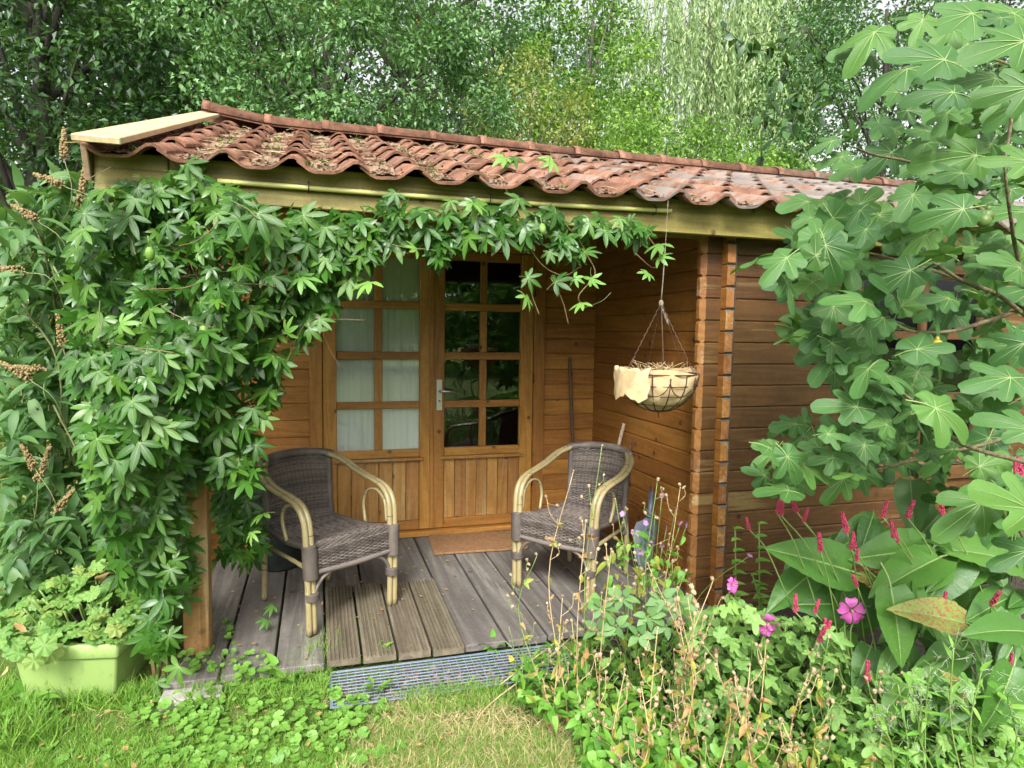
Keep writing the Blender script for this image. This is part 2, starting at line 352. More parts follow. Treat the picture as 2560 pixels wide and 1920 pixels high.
M_ROPE = simple('old_rope', (.3, .26, .2), .9, 150, .6, c2=(.2, .165, .12), nscale=90)
M_STEEL = simple('brushed_steel', (.62, .62, .6), .28, metal=.95)
M_PLATE = simple('anodised_plate', (.66, .66, .56), .35, metal=.35)
M_BLACK = simple('black_iron', (.02, .02, .02), .5)
M_GRAT = simple('blue_grey_plastic', (.14, .18, .24), .5, 40, .15, c2=(.2, .245, .3), nscale=8)
M_PLANT = simple('lime_plastic', (.25, .37, .1), .42, 60, .08, c2=(.28, .41, .12), nscale=6)
M_SOIL = simple('soil', (.022, .016, .01), .95, 30, .9, c2=(.05, .037, .025), nscale=20, bdist=.02)
M_STONE = simple('pale_stone', (.3, .28, .24), .9, 25, .7, c2=(.42, .4, .36), nscale=12, bdist=.01)
M_SHOV = simple('worn_steel_blade', (.109, .134, .164), .5, 30, .15, .3, c2=(.158, .183, .208), nscale=10)
M_TERRA = simple('terracotta', (.42, .17, .08), .8, 40, .3, c2=(.5, .23, .12), nscale=10)
M_WRAP = simple('taped_handle', (.45, .36, .25), .75, 30, .3, c2=(.32, .22, .14), nscale=30)
M_LITTER = leafmat('roof_litter', [(.12, .075, .045), (.2, .13, .08), (.26, .18, .11), (.16, .11, .07)], .9, .05, (.2, .13, .08))
M_MOSS = leafmat('roof_moss', [(.14, .2, .04), (.2, .26, .06), (.1, .15, .03)], .9, .1)
M_DARKFELT = simple('roof_felt', (.035, .033, .032), .9, 40, .5)
M_CANEG = simple('green_cane', (.42, .43, .13), .45, 30, .1, c2=(.5, .48, .17), nscale=12)
def plantermat():
    m, nt = newmat('stained_lime_plastic'); co = N(nt, 'TexCoord').outputs['Object']; n = noise(nt, co, 5.0, 4.0, .6); n2 = noise(nt, co, 38.0, 4.0, .7); n3 = noise(nt, mul(nt, co, (30, 30, 5)), 1.0, 4.0, .65)
    col = mixc(nt, n, (.25, .37, .1), (.31, .43, .14)); col = mixc(nt, mth(nt, 'MULTIPLY', step(nt, n3, .52, .72), .45), col, (.2, .24, .09)); col = mixc(nt, mth(nt, 'MULTIPLY', step(nt, n2, .6, .7), .5), col, (.14, .12, .06))
    finish(nt, princ(nt, col, mth(nt, 'MULTIPLY_ADD', n2, .3, .35), n2, .15, .002)); return m
M_PLANT = plantermat()
def glassmat():
    m, nt = newmat('window_glass'); fr = N(nt, 'Fresnel', {'IOR': 1.52})
    w = noise(nt, N(nt, 'TexCoord').outputs['Object'], 5.0, 1.0); b = N(nt, 'Bump', {'Strength': .04, 'Distance': .004, 'Height': w})
    g = N(nt, 'BsdfGlossy', {'Color': (.95, 1, .97, 1), 'Roughness': .015, 'Normal': b.outputs[0]}); t = N(nt, 'BsdfTransparent', {'Color': (.97, .985, .975, 1)})
    finish(nt, N(nt, 'MixShader', {0: mth(nt, 'MULTIPLY', fr.outputs[0], 1.35, clamp=True), 1: t.outputs[0], 2: g.outputs[0]}).outputs[0]); return m
M_GLASS = glassmat()
def clothmat():
    m, nt = newmat('white_net_curtain'); d = N(nt, 'BsdfDiffuse', {'Color': (.86, .87, .86, 1)}); t = N(nt, 'BsdfTranslucent', {'Color': (.8, .8, .78, 1)})
    finish(nt, N(nt, 'MixShader', {0: .08, 1: d.outputs[0], 2: t.outputs[0]}).outputs[0]); return m
M_CURT = clothmat()
def groundmat():
    m, nt = newmat('lawn_ground'); co = N(nt, 'TexCoord').outputs['Object']
    n = noise(nt, co, 1.6, 4.0, .6); n2 = noise(nt, co, 45.0, 4.0, .65)
    col = mixc(nt, step(nt, n, .4, .62), (.07, .14, .02), (.15, .22, .045))
    col = mixc(nt, mth(nt, 'MULTIPLY', step(nt, n2, .45, .65), .5), col, (.16, .12, .06))
    finish(nt, princ(nt, col, .95, n2, .8, .02, spec=.15)); return m
M_GROUND = groundmat()

# ------------------------------------------------------------------ ground and deck
GZ = -0.07
gm = MB(); n = 24
xs = np.concatenate((np.linspace(-90, -6, 6), np.linspace(-5, 6, 45), np.linspace(7, 90, 6))); ys = np.concatenate((np.linspace(-90, -6, 6), np.linspace(-5, 1, 25), np.linspace(2, 90, 6)))
vv = [(x, y, GZ+(.012*math.sin(3.1*x+1.7*y)+.01*math.sin(5.3*y-2*x) if abs(x) < 6 and -5 < y < -1.9 else 0)) for y in ys for x in xs]
nx = len(xs); ff = [(j*nx+i, j*nx+i+1, (j+1)*nx+i+1, (j+1)*nx+i) for j in range(len(ys)-1) for i in range(nx-1)]
tag(gm.add(vv, ff).build('ground', M_GROUND), 'mown lawn and bare soil around the cabin', None, None, 'structure')
deck = thing('deck', 'grey weathered plank porch deck in front of the cabin doors', None, (-1.4, -.9, -.05)); deck['kind'] = 'structure'
pe = [-2.665, -2.45, -2.235, -2.02, -1.815, -1.61, -1.403, -1.195, -.99, -.785, -.57, -.355, -.145, -.025]
for i in range(len(pe)-1):
    a, b = pe[i], pe[i+1]; y0 = -.87 if 3 <= i <= 5 else -1.72+random.uniform(-.012, .008)
    z = random.uniform(-.003, .0); w = b-a-.012
    o = bar('plank', ((a+b)/2, y0, z-.0175), ((a+b)/2, -.035, z-.0175), w, .035, W_DECK, deck, .004)
def groove_mesh(w, L):
    m = MB(); pr = []; ng = 8; e = w/2
    for k in range(ng):
        x0 = -e+w*k/ng; d = w/ng
        pr += [(x0+.12*d, 0), (x0+.62*d, 0), (x0+.7*d, -.0065), (x0+.98*d, -.0065)]
    pr = [(-e, -.034), (-e, 0)]+pr[:-2]+[(e, 0), (e, -.034)]
    nn = len(pr); v = [(-L/2, p[0], p[1]) for p in pr]+[(L/2, p[0], p[1]) for p in pr]
    f = [(i, i+1, nn+i+1, nn+i) for i in range(nn-1)]+[tuple(range(nn))[::-1], tuple(range(nn, 2*nn))]
    return m.add(v, f).mesh('grooved_plank', W_GROOVE, False)
gme = groove_mesh(.143, .855)
for k, x in enumerate((-1.943, -1.787, -1.632, -1.478)):
    o = inst('grooved_plank', gme, beam_M((x+random.uniform(-.002, .002), -1.725-.008*k, .011), (x, -.87-.008*k, .009)), deck)
for y in (-1.55, -.9, -.2): bar('bearer', (-2.65, y, -.058), (-.03, y, -.058), .06, .044, W_DARK, deck, .003)
for k, (x0, x1) in enumerate(((-2.66, -2.545), (-2.54, -2.43))):
    s = inst('edging_stone', bev_box(x1-x0, .09, .06, .008, M_STONE, 2), T((x0+x1)/2, -1.775-.01*k, -.055) @ Matrix.Rotation(.04*(k-.5), 4, 'Z'))
    tag(s, ('pale edging stone at the deck corner nearest the green planter', 'pale edging stone at the deck corner nearest the lawn')[k], 'stone', 'edging stones at the deck corner')

bed = MB(); bp0 = [(-.75, -1.73), (-.9, -2.1), (-.62, -2.5), (-.2, -3.0), (.4, -3.6), (6, -3.8), (6, -1.5), (.0, -1.5), (-.02, -1.72)]
tag(bed.add([(x, y, GZ+.016) for x, y in bp0], [tuple(range(len(bp0)))[::-1]]).build('flower_bed', M_SOIL), 'bare dark soil of the border along the wing wall', None, None, 'structure')
# ------------------------------------------------------------------ the cabin
cab = thing('log_cabin', 'brown log garden cabin with tiled roof and open corner porch', 'cabin', (0, 0, 0))
P = .115; Z0 = 1.30
def log_mesh(l, w, h, e0, e1, mats):
    bm = bmesh.new(); bmesh.ops.create_cube(bm, size=1.0)
    for v in bm.verts: v.co.x *= l; v.co.y *= w; v.co.z *= h
    for s, e in ((-1, e0), (1, e1)):
        if e:
            E_ = [q for q in bm.edges if all(abs(v.co.x-s*l/2) < 1e-5 for v in q.verts)]
            bmesh.ops.bevel(bm, geom=[q for q in E_ if all(v.co.y < -w/2+1e-5 for v in q.verts)], offset=e, segments=1, affect='EDGES')
            E_ = [q for q in bm.edges if all(abs(v.co.x-s*l/2) < 1e-5 for v in q.verts) and abs(q.verts[0].co.z-q.verts[1].co.z) < 1e-5]
            bmesh.ops.bevel(bm, geom=E_, offset=.011, segments=1, affect='EDGES')
    bmesh.ops.bevel(bm, geom=[q for q in bm.edges if abs(q.verts[0].co.x-q.verts[1].co.x) > l*.5], offset=.006, segments=1, affect='EDGES')
    bm.normal_update()
    for f in bm.faces:
        if abs(f.normal.x) > .3: f.material_index = 2 if abs(f.normal.x) > .95 else 1
    me = bpy.data.meshes.new('log'); bm.to_mesh(me); bm.free()
    for m in mats: me.materials.append(m)
    return me
_lc = {}
def log(parent, p0, p1, w, mats, e0=0, e1=0, h=P-.0012):
    L = round((Vector(p1)-Vector(p0)).length, 3); key = (L, w, e0, e1, mats[0].name, h)
    if key not in _lc: _lc[key] = log_mesh(L, w, h, e0, e1, mats)
    j = random.uniform(-.0012, .0012)
    return inst('log', _lc[key], T(j if abs(p1[1]-p0[1]) > .1 else 0, j if abs(p1[0]-p0[0]) > .1 else 0, 0) @ beam_M(p0, p1), parent)
RT = math.tan(rad(18.7)); RY0, RZ0 = -1.84, 2.072
def roofz(y): return RZ0+RT*(y-RY0)
bw = part('porch_back_wall', cab); MLOG = (W_LOG, W_LOG, W_LOG)
for k in range(-12, 11):
    z = Z0+(k+.5)*P
    if z > roofz(0)-.09: break
    if z < 2.07:
        log(bw, (-2.86, .025, z), (-2.09, .025, z), .05, MLOG); log(bw, (-.45, .025, z), (-.001, .025, z), .05, MLOG)
    else: log(bw, (-2.86, .025, z), (-.001, .025, z), .05, MLOG)
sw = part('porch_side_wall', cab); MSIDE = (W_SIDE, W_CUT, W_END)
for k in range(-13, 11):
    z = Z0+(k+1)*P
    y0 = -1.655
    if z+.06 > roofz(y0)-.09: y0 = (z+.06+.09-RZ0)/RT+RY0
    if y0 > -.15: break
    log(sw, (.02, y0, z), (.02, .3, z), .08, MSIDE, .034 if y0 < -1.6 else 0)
ww = part('wing_front_wall', cab); MWING = (W_WING, W_END, W_END)
WX0, WX1, WZ0, WZ1 = .80, 1.90, .62, 1.90
for k in range(-13, 6):
    z = Z0+(k+.5)*P
    if z > 2.04: break
    segs = [(-.132, WX0, .024, 0), (WX1, 4.5, 0, 0)] if WZ0 < z < WZ1 else [(-.132, 4.5, .024, 0)]
    for a, b, e0, e1 in segs: log(ww, (a, -1.58, z), (b, -1.58, z), .05, MWING, e0, e1)
# gables, rear wall and floor close the inside
def gable(x0, x1, y0, name):
    ZR = roofz(.65)-.06; m = MB(); pts = [(y0, -.1), (y0, roofz(y0)-.06), (.65, ZR), (3.1, ZR-RT*2.45), (3.1, -.1)]
    v = [(x0, *p) for p in pts]+[(x1, *p) for p in pts]
    m.add(v, [(0, 1, 2, 3, 4), (9, 8, 7, 6, 5)]+[(i, i+5, (i+1) % 5+5, (i+1) % 5) for i in range(5)]).build(name, W_DARK, cab, False)
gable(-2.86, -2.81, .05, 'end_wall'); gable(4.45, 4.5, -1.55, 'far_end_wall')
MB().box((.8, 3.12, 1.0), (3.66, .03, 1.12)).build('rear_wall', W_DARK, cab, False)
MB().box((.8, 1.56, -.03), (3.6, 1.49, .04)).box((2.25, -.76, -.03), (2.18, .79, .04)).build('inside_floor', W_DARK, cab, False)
# door frame
fr = part('door_frame', cab)
bar('jamb', (-2.06, -.008, .036), (-2.06, -.008, 2.1), .085, .06, W_DOOR, fr, .004, (0, 1, 0))
bar('jamb', (-.475, -.008, .036), (-.475, -.008, 2.1), .085, .06, W_DOOR, fr, .004, (0, 1, 0))
bar('head', (-2.017, -.01, 2.062), (-.518, -.01, 2.062), .06, .075, W_DOOR, fr, .004)
bar('threshold', (-2.1, -.02, .018), (-.43, -.02, .018), .12, .034, W_LOG, fr, .004)
ZR4 = [(.622, .912), (.962, 1.256), (1.309, 1.605), (1.658, 1.957)]
def door(x0, x1, cols, nb, lab):
    d = part('door', cab); d['label'] = lab; yc = -.008; th = .044; xa, xb = cols[0][0], cols[1][1]
    for a, b in ((x0, xa), (xb, x1)): bar('stile', ((a+b)/2, yc, .04), ((a+b)/2, yc, 2.02), b-a-.001, th, W_DOOR, d, .005, (0, 1, 0))
    def rail(z0, z1, t=th, nm='rail', a=xa, b=xb): bar(nm, (a, yc, (z0+z1)/2), (b, yc, (z0+z1)/2), t, z1-z0, W_DOOR, d, .005)
    rail(1.957, 2.02); rail(.565, .622); rail(.04, .108)
    for i in range(3): rail(ZR4[i][1], ZR4[i+1][0], .034, 'glazing_bar')
    m0, m1 = cols[0][1], cols[1][0]
    for a, b in ZR4: bar('glazing_bar', ((m0+m1)/2, yc, a), ((m0+m1)/2, yc, b), m1-m0, .032, W_DOOR, d, .005, (0, 1, 0))
    for a, b in cols:
        for z0, z1 in ZR4: inst('pane', bev_box(b-a+.006, .004, z1-z0+.006, 0, M_GLASS), T((a+b)/2, yc+.008, (z0+z1)/2), d)
    bar('weather_ledge', (xa-.03, yc-.032, .553), (xb+.03, yc-.032, .553), .024, .022, W_PANEL, d, .005)
    w = (xb-xa)/nb
    for i in range(nb): bar('board', (xa+w*(i+.5), yc+.006+random.uniform(-.001, .001), .108), (xa+w*(i+.5), yc+.006, .565), w-.003, .02, W_PANEL, d, .003, (0, 1, 0))
    return d
dl = door(-2.015, -1.279, [(-1.924, -1.671), (-1.617, -1.36)], 6, 'left glazed door leaf with net curtain behind')
dr = door(-1.273, -.52, [(-1.182, -.924), (-.873, -.619)], 7, 'right glazed door leaf with dark panes and handle')
bar('cover_strip', (-1.276, -.036, .045), (-1.276, -.036, 2.02), .03, .012, W_DOOR, dl, .003, (0, 1, 0))
hp = on(949, 852, 1, -.034); ht = on(949, 820, 1, -.034)[2]; hb = on(949, 886, 1, -.034)[2]
inst('handle_plate', bev_box(.04, .006, ht-hb, .002, M_PLATE, 2), T(hp[0], -.034, (ht+hb)/2), dr)
lz = on(950, 844, 1, -.05)[2]
MB().tube([(hp[0], -.034, lz), (hp[0], -.075, lz), (hp[0]+.012, -.083, lz), (hp[0]+.06, -.084, lz-.003), (hp[0]+.118, -.078, lz-.006)], [.009, .009, .0095, .0085, .007], 8).build('handle', M_STEEL, dr)
MB().tube([(hp[0], -.036, lz-.075), (hp[0], -.040, lz-.075)], .009, 10).tube([(hp[0], -.04, lz-.075), (hp[0], -.041, lz-.075)], .004, 6, mi=1).build('keyhole', [M_STEEL, M_BLACK], dr)
for z in (.35, 1.12, 1.75): MB().tube([(-.518, -.04, z-.035), (-.518, -.04, z+.035)], .006, 6).build('hinge', M_RUST, dr)
# wing window
wn = part('window', cab)
for x in (WX0+.03, WX1-.03): bar('trim', (x, -1.615, WZ0), (x, -1.615, WZ1), .08, .03, W_WING, wn, .004, (0, 1, 0))
for z in (WZ0+.03, WZ1-.03): bar('trim', (WX0-.02, -1.618, z), (WX1+.02, -1.618, z), .034, .08, W_WING, wn, .004)
wx = [(.90, 1.11), (1.16, 1.37), (1.44, 1.6), (1.64, 1.8)]; wz = [(.75, 1.09), (1.13, 1.45), (1.49, 1.8)]
wx = [(.90, 1.33), (1.39, 1.80)]
for x in (.885, 1.36, 1.815): bar('glazing_bar', (x, -1.59, .7), (x, -1.59, 1.85), .045 if x == 1.36 else .04, .04, W_WING, wn, .004, (0, 1, 0))
for z in (.725, 1.11, 1.47, 1.825): bar('glazing_bar', (.9, -1.588, z), (1.8, -1.588, z), .034, .045, W_WING, wn, .004)
for a, b in wx:
    for z0, z1 in wz: inst('pane', bev_box(b-a, .004, z1-z0, 0, M_GLASS), T((a+b)/2, -1.585, (z0+z1)/2), wn)
def curtain(name, x0, x1, y, z0, z1, lab, grp):
    m = MB(); nn = 90; v = []; f = []
    for i in range(nn+1):
        x = x0+(x1-x0)*i/nn; w = .006*math.sin(i*.5+.6*math.sin(i*.19))+.002*math.sin(i*1.5)
        v += [(x, y+w*.5, z1), (x, y+w, (z0+z1)/2), (x+.003*math.sin(i), y+w*1.3, z0)]
    f = [(3*i+j, 3*i+j+1, 3*i+j+4, 3*i+j+3) for i in range(nn) for j in (0, 1)]
    tag(m.add(v, f).build(name, M_CURT), lab, 'curtain', grp)
curtain('curtain', -1.98, -1.33, .035, .3, 2.0, 'white net curtain hanging behind the left glazed door', 'net curtains')
curtain('curtain', .87, 1.84, -1.542, .68, 1.86, 'white net curtain behind the wing window, half hidden by fig leaves', 'net curtains')
# roof timbers
rf = part('roof', cab)
bar('fascia', (-2.585, -1.72, 2.027), (4.6, -1.72, 2.027), .04, .164, W_FASC, cab, .004)
bar('fascia', (-2.842, -1.7205, 2.027), (-2.589, -1.7205, 2.027), .04, .166, W_FASC, cab, .004)
bar('post', (-2.57, -1.46, .0), (-2.565, -1.46, 1.94), .105, .105, W_POST, cab, .006, (0, 1, 0))
bar('plate_beam', (-2.84, -1.6, 2.02), (-.14, -1.6, 2.02), .09, .14, W_FASC, cab, .004)
Ls = math.hypot(2.49, 2.49*RT); up = (0, -math.sin(rad(18.7)), math.cos(rad(18.7)))
def slope_pt(x, y, h=0): return (x, y+up[1]*h, roofz(y)+up[2]*h)
for i in range(13):                                             # ceiling boards seen from the porch
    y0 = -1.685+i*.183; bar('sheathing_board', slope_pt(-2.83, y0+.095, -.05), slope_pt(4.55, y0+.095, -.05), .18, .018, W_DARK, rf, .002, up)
MB().add([(-2.84, .66, roofz(.65)-.03), (4.56, .66, roofz(.65)-.03), (4.56, 3.3, roofz(.65)-.03-RT*2.65), (-2.84, 3.3, roofz(.65)-.03-RT*2.65), (-2.84, .66, roofz(.65)-.06), (4.56, .66, roofz(.65)-.06), (4.56, 3.3, roofz(.65)-.06-RT*2.65), (-2.84, 3.3, roofz(.65)-.06-RT*2.65)],
         [(0, 1, 2, 3), (7, 6, 5, 4), (0, 4, 5, 1), (1, 5, 6, 2), (2, 6, 7, 3), (3, 7, 4, 0)]).build('rear_slope', M_DARKFELT, rf, False)
MB().add([slope_pt(-2.8, -1.73, -.036), slope_pt(4.5, -1.73, -.036), slope_pt(4.5, .66, -.036), slope_pt(-2.8, .66, -.036)], [(0, 1, 2, 3)]).build('felt', M_DARKFELT, rf, False)
bar('barge_board', slope_pt(-2.855, -1.79, -.03), slope_pt(-2.855, .66, -.03), .022, .15, W_BARGE, cab, .003, up)
bar('verge_board', slope_pt(-2.772, -1.93, .058), slope_pt(-2.772, .70, .07), .15, .024, W_NEW, cab, .003, up)
# pantiles
TP = .245; NR = 7; RUN = 2.49/NR; TL = RUN/math.cos(rad(18.7))
def prof(u): return .0225*math.cos(2*pi*(u-.9))+.007*math.cos(4*pi*(u-.9))+.012*u-.006
def tile_mesh(seed):
    rr = random.Random(seed); m = MB(); nu = 14; v = []; th = .012
    us = [-.03+1.14*i/(nu-1) for i in range(nu)]
    for s, (vy, lift) in enumerate(((0, .021), (.5*TL, .010), (TL+.06, -.006))):
        for u in us:
            e = .003*math.sin(7*u+seed)+rr.uniform(-.001, .001)
            v.append((u*TP, vy+(e if s == 0 else 0), prof(u)+lift))
    k = len(v); v += [(a, b, c-th) for a, b, c in v[:k]]
    f = []
    for s in range(2):
        for i in range(nu-1):
            a = s*nu+i; f.append((a, a+1, a+nu+1, a+nu)); f.append((k+a+nu, k+a+nu+1, k+a+1, k+a))
    for i in range(nu-1): f.append((i+1, i, k+i, k+i+1))
    for s in range(2): a = s*nu; f.append((a, a+nu, k+a+nu, k+a)); b = a+nu-1; f.append((b+nu, b, k+b, k+b+nu))
    me = m.add(v, f).mesh('tile', M_TILE)
    me.polygons.foreach_set('use_smooth', [abs(p.normal.z) > .5 for p in me.polygons]); return me
tiles = [tile_mesh(s) for s in range(5)]
SL = rad(18.7)
BX = Matrix(((1, 0, 0, 0), (0, math.cos(SL), -math.sin(SL), 0), (0, math.sin(SL), math.cos(SL), 0), (0, 0, 0, 1)))
NC = 30
for c in range(NC):
    for r in range(NR):
        x = -2.843+c*TP; y = RY0+r*RUN+random.uniform(-.008, .008)
        lich_sheen = min(1, max(0, .22+.36*max(0, x+2.2)/2+random.uniform(-.15, .3)))  # lichen, with grazing sky sheen painted in as grey towards the right
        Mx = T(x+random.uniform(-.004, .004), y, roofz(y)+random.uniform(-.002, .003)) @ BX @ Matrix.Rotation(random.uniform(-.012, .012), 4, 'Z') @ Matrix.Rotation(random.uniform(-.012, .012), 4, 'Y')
        inst('tile', tiles[(c*3+r*2+random.randrange(2)) % 5], Mx, rf, (lich_sheen, 0, 0, 1))
def ridge_mesh(L, seed):
    m = MB(); n = 11; v = []
    for s, (x, r) in enumerate(((0, .118), (.05, .118), (.052, .108), (L+.03, .102))):
        for i in range(n):
            a = pi*(i/(n-1)); v.append((x, -r*math.cos(a)*1.12, r*.78*math.sin(a)**.8-.01))
    k = len(v); v += [(a, b*.9, c-.014) for a, b, c in v[:k]]; f = []
    for s in range(3):
        for i in range(n-1): a = s*n+i; f.append((a+1, a, a+n, a+n+1)); f.append((k+a, k+a+1, k+a+n+1, k+a+n))
    for i in range(n-1): f.append((i, i+1, k+i+1, k+i)); b = 3*n+i; f.append((b+1, b, k+b, k+b+1))
    me = m.add(v, f).mesh('ridge_tile', M_TILE); return me
rm = ridge_mesh(.40, 1); RZ = roofz(.65)+.03
lo = on(434, 243, 1, .65); hi = on(567, 270, 1, .65)
for k in range(18):
    x = -2.40+k*.40; lich_sheen = min(1, .1+.1*max(0, x+1.5)+random.uniform(0, .2))  # ridge greys to the right too: lichen and sky sheen put into the colour
    inst('ridge_tile', rm, T(x, .65+random.uniform(-.006, .006), RZ+random.uniform(-.005, .005)) @ Matrix.Rotation(random.uniform(-.008, .008), 4, 'Y'), rf, (lich_sheen, 0, 0, 1))
tilt = math.atan2(RZ+.012-(lo[2]), .42)
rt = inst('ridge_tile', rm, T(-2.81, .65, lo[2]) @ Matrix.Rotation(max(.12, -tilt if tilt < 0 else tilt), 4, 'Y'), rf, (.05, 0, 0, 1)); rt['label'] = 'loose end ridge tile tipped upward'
# litter in the pans of the tiles
nl = 15000; cc = rng.integers(0, 15, nl); cc = np.where(rng.random(nl) < .2, rng.integers(0, 26, nl), cc)
yy = RY0+rng.random(nl)*2.4; uu = .40+rng.normal(0, .13, nl)
pz = np.array([prof(u) for u in uu]); px_ = -2.843+(cc+uu)*TP
hh = pz+.022*(1-((yy-RY0) % RUN)/RUN)+.004+rng.random(nl)*.014*np.exp(-((uu-.4)/.1)**2)
pos = np.stack([px_, yy-math.sin(SL)*hh, RZ0+RT*(yy-RY0)+math.cos(SL)*hh], 1)
flake = [(-.25, -.5, 0), (.25, -.5, .05), (.3, .4, 0), (-.1, .6, .06)]
lit = inst('roof_litter', scatter_mesh('roof_litter', flake, [(0, 1, 2, 3)], pos, rdir(nl)*np.array([1, 1, .3]), rdir(nl)*.5+np.array([0, -.3, 1]), rng.uniform(.006, .022, nl), rng.random(nl), M_LITTER), I4)
lm = MB(); rs = random.Random(3)
for c in range(0, 19):
    amt = 1.1 if c < 12 else .6; v = []; f = []; ny, nu_ = 90, 9; ph = rs.uniform(0, 9)
    for j in range(ny+1):
        y = RY0+.02+2.38*j/ny; den = amt*(.5+.5*math.sin(y*5.1+ph)*math.sin(y*2.3+ph*1.7)+.25)
        for i in range(nu_):
            u = .40+(i/(nu_-1)-.5)*.52*(.55+.45*max(0, den)); e = 1-abs(i/(nu_-1)-.5)*2
            h = prof(u)+.020*(1-((y-RY0) % RUN)/RUN)-.004+max(0, den)*.016*e**.6+rs.uniform(-.0035, .0035)
            v.append((-2.843+(c+u)*TP, y-math.sin(SL)*h, RZ0+RT*(y-RY0)+math.cos(SL)*h))
    for j in range(ny):
        for i in range(nu_-1): a = j*nu_+i; f.append((a, a+1, a+nu_+1, a+nu_))
    lm.add(v, f, [rs.random() for _ in v])
lb = lm.build('litter_bed', M_LITTER, lit); lb['kind'] = 'stuff'
tag(lit, 'brown needles and leaf litter lying in the roof tile channels', 'litter', None, 'stuff')
nm = 900; q = rng.integers(0, nl, 60); mp = np.repeat(pos[q], 15, 0)+rng.normal(0, .012, (nm, 3))*np.array([1, 1.3, .4])+np.array([0, 0, .012])
tag(inst('roof_moss', scatter_mesh('roof_moss', flake, [(0, 1, 2, 3)], mp, rdir(nm), rdir(nm)*.6+np.array([0, 0, 1]), rng.uniform(.008, .02, nm), rng.random(nm), M_MOSS), I4), 'tufts of yellow green moss growing between the roof tiles', 'moss', None, 'stuff')
tw = MB()
for k in range(120):
    i = rng.integers(0, nl); p0 = Vector(pos[i])+Vector((0, 0, .015)); a = random.uniform(0, 6.28); L = random.uniform(.05, .22)
    tw.tube([p0, p0+Vector((math.cos(a)*L*.5, math.sin(a)*L*.4, .012+RT*math.sin(a)*L*.4)), p0+Vector((math.cos(a+.3)*L, math.sin(a+.3)*L*.8, .006+RT*math.sin(a+.3)*L*.8))], .0016, 4, random.random())
tag(tw.build('fallen_twigs', STEM_D), 'thin dry twigs scattered over the roof tiles', 'twigs', None, 'stuff')

# ------------------------------------------------------------------ things on the porch
def spline(pts, k=6):
    P = [Vector(p) for p in pts]; P = [P[0]*2-P[1]]+P+[P[-1]*2-P[-2]]; out = []
    for i in range(1, len(P)-2):
        for j in range(k):
            t = j/k; a, b, c, d = P[i-1:i+3]
            out.append(.5*((2*b)+(c-a)*t+(2*a-5*b+4*c-d)*t*t+(3*b-a-3*c+d)*t**3))
    return out+[P[-2]]
def wrap(m, pts, r, k=10, pitch=.0055, amp=.0022, sides=9, var=.3):
    S = spline(pts, k); L = sum((S[i+1]-S[i]).length for i in range(len(S)-1)); n = max(4, int(L/pitch)*2)
    cum = [0]
    for i in range(len(S)-1): cum.append(cum[-1]+(S[i+1]-S[i]).length)
    out = []; j = 0
    for q in range(n+1):
        t = L*q/n
        while j < len(S)-2 and cum[j+1] < t: j += 1
        out.append(S[j].lerp(S[j+1], min(1, (t-cum[j])/max(1e-9, cum[j+1]-cum[j]))))
    m.tube(out, [r+(amp if q % 2 else 0) for q in range(n+1)], sides, var)
def weave(surf, ns, nr, r, amp, seed):
    m = MB(); rr = random.Random(seed); V = []
    for j in range(nr+1):
        v = j/nr; pts = []
        for i in range(2*ns+1):
            u = i/(2*ns); p = Vector(surf(u, v)); e = 1e-3
            du = Vector(surf(min(1, u+e), v))-Vector(surf(max(0, u-e), v)); dv = Vector(surf(u, min(1, v+e)))-Vector(surf(u, max(0, v-e)))
            nrm = du.cross(dv).normalized(); o = 0 if i % 2 else amp*(1 if (i//2+j) % 2 else -1)
            pts.append(p+nrm*o+Vector((rr.uniform(-1, 1), rr.uniform(-1, 1), rr.uniform(-1, 1)))*.0006)
        m.tube(pts, r*rr.uniform(.85, 1.1), 5, rr.random()*.9, cap=False)
    for i in range(ns+1):
        m.tube([surf(i/ns, j/24) for j in range(25)], r*.8, 4, .1, cap=False)
    return m
